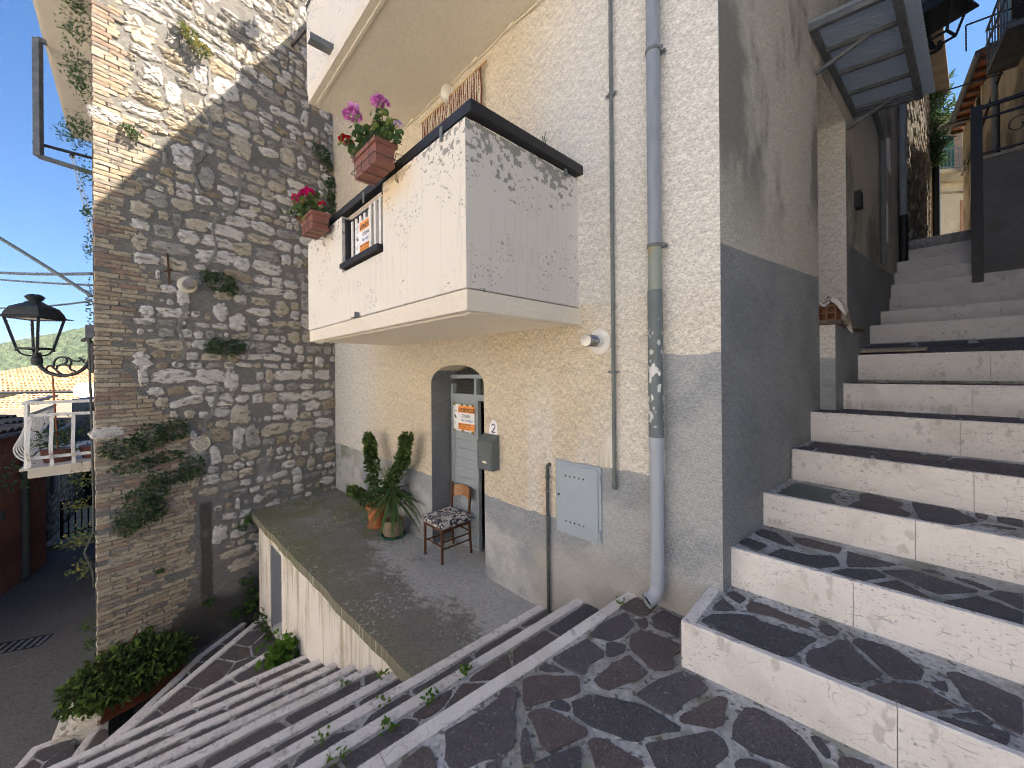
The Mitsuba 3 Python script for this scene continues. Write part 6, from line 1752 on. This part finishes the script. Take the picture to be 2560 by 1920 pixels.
vp = thing("vent_pipe", "dark pipe bending down the alley wall beyond the canopy", "pipe")
part(vp, "tube", MB().tube(np.array([SP(4.5, 6.0, .05), SP(6.28, 5.62, .06), SP(6.32, 5.55, .06), SP(6.32, 4.6, .06), SP(6.30, 3.50, .06)]), .035, 8).out(), "conduit_metal", False)
bp_ = thing("alley_downpipe", "blue grey downpipe with a black iron foot at the end of the plaster wall", "downpipe")
part(bp_, "pipe", MB().tube([SP(8.72, 4.9, .09), SP(8.72, 8.8, .09)], .062, 12).out(), "downpipe_metal", True)
part(bp_, "iron_foot", MB().tube([SP(8.72, 3.3, .09), SP(8.72, 4.92, .09)], .072, 12).out(), "black_iron", True)
wbx = thing("meter_box", "small dark box on the alley wall past the side door", "box")
part(wbx, "case", MB().obox(SP(4.30, 3.95, 0), SD * .18, SN * .07, UP * .22).out(), "black_iron")

rbh = thing("rubble_house", "dark stone house after the blue downpipe on the left of the alley", "house")
rb0, rb1 = S0 + SD * 8.92 + SN * .10, S0 + SD * 15.2 + SN * .10
part(rbh, "wall", prism([tuple(rb0[:2]), tuple(rb1[:2]), tuple((rb1 - SN * 5)[:2]), tuple((rb0 - SN * 5)[:2])], 1.0, 10.2), "rubble_stone")
rq = np.random.default_rng(66)
for j in range(4):
    mbq = MB()
    for k in range(80):
        s = rq.uniform(8.95, 15.1); z = rq.uniform(3.6, 10.1); w = rq.uniform(.15, .35); h = rq.uniform(.08, .16)
        mbq.obox(SP(s, z, .10), SD * w, SN * rq.uniform(.01, .04), UP * h)
    part(rbh, "small_stones", mbq.out(), ["grey_limestone", "tan_limestone", "grey_brick", "buff_brick"][j], kind="stuff")
for k in range(60):
    z = 3.7 + k * .108
    part(rbh, "quoin_brick", MB().obox(SP(14.75 if k % 2 else 14.9, z, .09), SD * (.46 if k % 2 else .31), SN * .05, UP * .085).out(), BRICK[(k * 7) % 4])
part(rbh, "roof", MB().obox(rb0 - SN * 5 + UP * 10.2 - SD * .1, SD * 6.5, SN * 5.45, UP * .14).out(), "dark_tiles")
blp = thing("black_drainpipe", "black iron drainpipe at the corner of the stone house in the alley", "downpipe")
part(blp, "tube", MB().tube([SP(15.25, 4.3, .24), SP(15.25, 9.6, .24)], .085, 10).out(), "black_iron", True)
sh_ = thing("hanging_shrub", "feathery green shrub hanging from the corner of the alley stone house", "shrub")
for bs, n in (("caper_leaf", 900), ("caper_leaf_light", 420)):
    u = rq.uniform(0, 1, n)
    c = np.array([SP(15.1, 0, .20)]) + UP * (8.1 + 2.7 * u[:, None]) + rq.normal(0, 1, (n, 3)) * (A(.15, .15, .15)) * (.55 + .75 * np.sin(np.pi * np.clip(u, .05, 1)))[:, None]
    part(sh_, "foliage", leaves(c, rq.normal(0, .5, (n, 3)) + SN * .6 + UP * .5, .20, .05, rq, spread=.4), bs, kind="stuff")
fh = thing("far_house", "tall house with sunlit upper wall farther up the left of the alley", "house")
f0 = A(16.2, 15.0, 0); fdir = unit(A(.69, .72, 0)); fnr = A(fdir[1], -fdir[0], 0)
f0 = S0 + SD * 15.6 + SN * .18
part(fh, "wall", prism([tuple(f0[:2]), tuple((f0 + fdir * 5)[:2]), tuple((f0 + fdir * 5 - fnr * 5)[:2]), tuple((f0 - fnr * 5)[:2])], 2, 17.5), "buff_plaster")
part(fh, "eave", MB().obox(f0 - fdir * .3 + UP * 17.5 - fnr * 5, fdir * 5.6, fnr * 5.6, UP * .16).out(), "dark_tiles")
part(fh, "brick_band", MB().obox(f0 + fdir * 1.2 + UP * 9, fdir * .6, fnr * .02, UP * 8.4).out(), "rose_brick")

# lantern high on the alley wall
al = thing("alley_lantern", "black lantern on a bracket high on the left alley wall", "lamp")
ac = A(7.27, 6.5, 0)
aw = unit(A(.93, .36, 0)); an = A(-aw[1], aw[0], 0)
def sq2(h, z):
    return [ac + aw * h * sx + an * h * sy + UP * z for sx, sy in ((-1, -1), (1, -1), (1, 1), (-1, 1))]
part(al, "hood", loft([sq2(.34, 7.66), sq2(.34, 7.69), sq2(.26, 7.74), sq2(.22, 7.95), sq2(.06, 8.12)]), "lamp_iron")
cg = MB()
t4_, b4_ = sq2(.23, 7.66), sq2(.14, 7.28)
for p_, q_ in zip(t4_, b4_):
    cg.bar(p_, q_, .03)
for i in range(4):
    cg.bar(b4_[i], b4_[(i + 1) % 4], .03)
part(al, "cage", cg.out(), "lamp_iron")
for i in range(4):
    part(al, "pane", MB().add([t4_[i], t4_[(i + 1) % 4], b4_[(i + 1) % 4], b4_[i]], [[0, 1, 2, 3]]).out(), "lamp_pane_glass")
wl0 = S0 + SD * 6.4
part(al, "bracket_arm", MB().tube(bez([ac + UP * 7.26, ac + UP * 7.12 - aw * .02, ac * .6 + A(wl0[0], wl0[1], 0) * .4 + UP * 6.98, A(wl0[0], wl0[1], 6.86), A(wl0[0], wl0[1], 6.70)], 24), .028, 8).tube(bez([ac + UP * 7.1 - aw * .1, ac - aw * .4 + UP * 7.22, ac - aw * .6 + UP * 7.08], 14), .014, 6).out(), "lamp_iron", True)
part(al, "wall_plate", MB().obox(A(wl0[0], wl0[1], 6.6) + SN * .0, SD * .06, SN * .03, UP * .4).out(), "lamp_iron")

# the house closing the alley
eh = thing("shutter_house", "buff house with green shutters and a small balcony closing the alley", "house")
ea, ed = A(16.2, 16.4, 0), unit(A(1, -.12, 0)); en = A(ed[1], -ed[0], 0)
en = en if en[1] < 0 else -en
part(eh, "wall", prism([tuple(ea[:2]), tuple((ea + ed * 5)[:2]), tuple((ea + ed * 5 - en * 4)[:2]), tuple((ea - en * 4)[:2])], 4, 12.3), "buff_plaster")
tiled_roof(eh, ea + en * .25 + UP * 12.2 - ed * .2, ed, unit(-en + UP * .35), 24, 8, .22, .42, "dark_tiles", .1)
sh0 = ea + ed * 1.42 + en * .02
wk = part(eh, "balcony_door", MB().obox(sh0 + UP * 9.95, ed * .92, en * .03, UP * 1.62).out(), "black_iron")
mat("green_shutter_paint", (.03, .11, .09), .6)
for k in range(2):
    shm = MB().obox(sh0 + ed * (.02 + .46 * k) + UP * 9.97 + en * .031, ed * .42, en * .03, UP * 1.56)
    for j in range(22):
        shm.obox(sh0 + ed * (.06 + .46 * k) + UP * (10.02 + j * .068) + en * .055, ed * .34, en * .02 - UP * .015, UP * .02)
    part(wk, "shutter", shm.out(), "green_shutter_paint")
part(eh, "brick_jamb", MB().obox(sh0 + ed * .95 + UP * 9.9, ed * .30, en * .02, UP * 1.75).out(), "rose_brick")
part(eh, "balcony_slab", MB().obox(ea + ed * .7 + UP * 9.72, ed * 2.5, en * .55, UP * .14).obox(ea + ed * .8 + UP * 9.50, ed * 2.3, en * .35, UP * .22).out(), "aged_plaster")
brl = part(eh, "balcony_railing", MB().bar(ea + ed * .72 + en * .53 + UP * 10.68, ea + ed * 3.18 + en * .53 + UP * 10.68, .035).bar(ea + ed * .72 + en * .53 + UP * 9.92, ea + ed * 3.18 + en * .53 + UP * 9.92, .03).out(), "galvanized_bar")
for k in range(19):
    p_ = ea + ed * (.74 + k * .135) + en * .53
    part(brl, "bar", MB().bar(p_ + UP * 9.88, p_ + UP * 10.68, .018).out(), "galvanized_bar")
part(eh, "cornice", MB().obox(ea + ed * .3 + UP * 9.05, ed * 3.6, en * .05, UP * .07).out(), "aged_plaster")
part(eh, "door", MB().obox(ea + ed * 2.62 + UP * 6.3, ed * .5, en * .03, UP * 2.45).out(), "chestnut_wood", label="brown wooden door partly hidden by the right house")

# the house on the right
rt = thing("right_house", "shaded plaster house with a tiled eave and balcony on the right of the alley", "house")
rdv = unit(A(.666, .746, 0)); rnv = A(-rdv[1], rdv[0], 0); r0_ = A(10.55, 7.55, 0) + rnv * .36      # rnv towards the alley
RP = lambda s, z, d=0: r0_ + rdv * s + rnv * d + UP * z
part(rt, "wall", prism([tuple(RP(s, 0, d)[:2]) for s, d in ((1.25, 0), (5.25, 0), (5.25, -5), (1.25, -5))], 3.0, 8.98), "aged_plaster")
part(rt, "near_wall", prism([tuple(RP(s, 0, d)[:2]) for s, d in ((-6, .015), (1.24, .015), (1.24, -5), (-6, -5))], 3.0, 14.5), "buff_plaster_shade" if False else "aged_plaster")
part(rt, "eave_board", MB().obox(RP(1.3, 9.02), rdv * 3.95, rnv * .24, UP * .035).out(), "orange_terracotta")
for k in range(9):
    part(rt, "rafter", MB().obox(RP(1.4 + k * .48, 8.92), rdv * .09, rnv * .24, UP * .095).out(), "walnut_wood")
tiled_roof(rt, RP(1.28, 9.07, .30), rdv, unit(-rnv + UP * .30), 18, 8, .22, .42, "dark_tiles", .09)
part(rt, "gutter", MB().tube([RP(1.25, 9.02, .31), RP(5.3, 9.0, .31)], .065, 10).out(), "galvanized_bar", True)
for s, z, w, h in ((2.75, 8.15, .55, .72), (4.6, 7.55, .3, .3)):
    wq = part(rt, "window", MB().obox(RP(s, z, -.02), rdv * w, rnv * .05, UP * h).out(), "black_void")
    part(wq, "frame", MB().obox(RP(s - .08, z - .08, 0), rdv * .08, rnv * .04, UP * (h + .16)).obox(RP(s + w, z - .08, 0), rdv * .08, rnv * .04, UP * (h + .16)).obox(RP(s, z - .08, 0), rdv * w, rnv * .05, UP * .08).out(), "buff_plaster")
part(rt, "brick_jamb", MB().obox(RP(1.75, 7.9, 0), rdv * .36, rnv * .02, UP * 1.08).out(), "rose_brick")
part(rt, "downpipe", MB().tube([RP(1.3, 4, .07), RP(1.3, 9, .07)], .05, 8).out(), "conduit_metal", True)
part(rt, "balcony_slab", MB().obox(RP(-1.6, 7.78, 0), rdv * 1.5, rnv * .42, UP * .10).out(), "grey_render")
rr_ = MB()
for z in (8.72, 8.42):
    rr_.bar(RP(-1.6, z, .41), RP(-.1, z, .41), .03)
    rr_.bar(RP(-.12, z, 0), RP(-.12, z, .41), .03)
part(rt, "balcony_railing", rr_.out(), "galvanized_bar")
for k in range(8):
    part(rt, "balcony_bar", MB().bar(RP(-1.55 + k * .2, 7.86, .41), RP(-1.55 + k * .2, 8.72, .41), .016).out(), "galvanized_bar")
mat("pale_blue_shutter", (.22, .34, .35), .7)
part(rt, "blue_shutter", MB().obox(RP(.25, 8.1, .03), rdv * .05, rnv * .13, UP * 1.5).out(), "pale_blue_shutter", label="pale blue shutter standing open")
wq = part(rt, "window", MB().obox(RP(-.75, 7.95, -.01), rdv * .9, rnv * .04, UP * 1.6).out(), "black_void")
part(rt, "wall_cable", MB().tube(bez([RP(.9, 8.3, .04), RP(2.6, 7.94, .04), RP(4.2, 7.7, .04), RP(5.2, 7.6, .04)], 24), .03, 6).out(), "black_iron", True)
for k, (s, z, L) in enumerate(((-.55, 8.72, .75), (.9, 8.22, .85))):
    t = thing("laundry_arm", ("upper" if k == 0 else "lower") + " thin iron laundry arm reaching over the alley from the right house", "bar")
    q = RP(s, z)
    part(t, "arm", MB().bar(q, q + rnv * L + UP * .03, .025).bar(q + rnv * L + UP * .03, q + rnv * L - UP * (.5 if k == 0 else .06), .018).out(), "black_iron")
sg_ = thing("hanging_sign", "dark oval signboard projecting from the right house", "sign")
so = RP(2.9, 8.28, .48)
xx = rnv; yy = unit(UP * .30 + rdv * .95)
tt = np.linspace(0, 2 * np.pi, 33)[:-1]
part(sg_, "board", ext(Polygon([(.30 * math.cos(t), .42 * math.sin(t)) for t in tt]), so, xx, yy, unit(np.cross(xx, yy)), .05), "black_iron")
part(sg_, "bracket", MB().bar(so - xx * .2, so - xx * .5, .03).out(), "black_iron")

# the walled terrace on the right
tw = thing("garden_wall", "dark grey rendered wall with black corner post and iron railing on the right of the stairs", "wall")
ta = A(8.02, 6.62, 0); td = unit(A(.66, -.75, 0)); tn = A(td[1], -td[0], 0); tn = tn if tn @ A(-1, -1, 0) > 0 else -tn
part(tw, "wall", MB().obox(ta + UP * 2.6, td * 3.2, -tn * .3, UP * 2.68).obox(ta + UP * 2.6 - tn * .3, td * .3, -tn * 2.5, UP * 2.68).out(), "grey_render")
part(tw, "coping", MB().obox(ta + UP * 5.28 + tn * .03 - td * .03, td * 3.25, -tn * .36, UP * .05).out(), "alley_plaster")
part(tw, "corner_post", MB().obox(ta + UP * 3.2 - td * .06 + tn * .04, td * .13, -tn * .12, UP * 3.02).out(), "black_iron")
rlg = MB()
for z in (6.22, 6.02):
    rlg.bar(ta + UP * z - tn * .1, ta + td * 3.2 - tn * .1 + UP * z, .055 if z > 6.1 else .035)
rlg.bar(ta + UP * 5.42 - tn * .1, ta + td * 3.2 - tn * .1 + UP * 5.42, .03)
rail = part(tw, "railing", rlg.out(), "black_iron")
for k in range(7):
    p_ = ta + td * (.25 + k * .42) - tn * .1
    scr = MB().bar(p_ + UP * 5.33, p_ + UP * 6.2, .018)
    c_ = p_ + td * .2 + UP * 5.75
    ang = np.linspace(0, 2.2 * np.pi, 26)
    scr.tube(np.array([c_ + td * .15 * (1 - a / 9) * math.cos(a) + UP * .17 * (1 - a / 9) * math.sin(a) for a in ang]), .009, 5)
    part(rail, "scroll", scr.out(), "black_iron")

# ---------------------------------------------------------------- summer haze over the valley
scene["haze_air"] = {"type": "homogeneous", "albedo": rgb(.95, .95, .95), "sigma_t": 0.00012}
scene["haze"] = {"type": "cube", "to_world": T4().translate([0, 0, 62.0]).scale([2000, 2000, 90]), "bsdf": {"type": "null"}, "interior": {"type": "ref", "id": "haze_air"}}
labels["haze"] = {"kind": "stuff"}
scene["camera"]["medium"] = {"type": "ref", "id": "haze_air"}
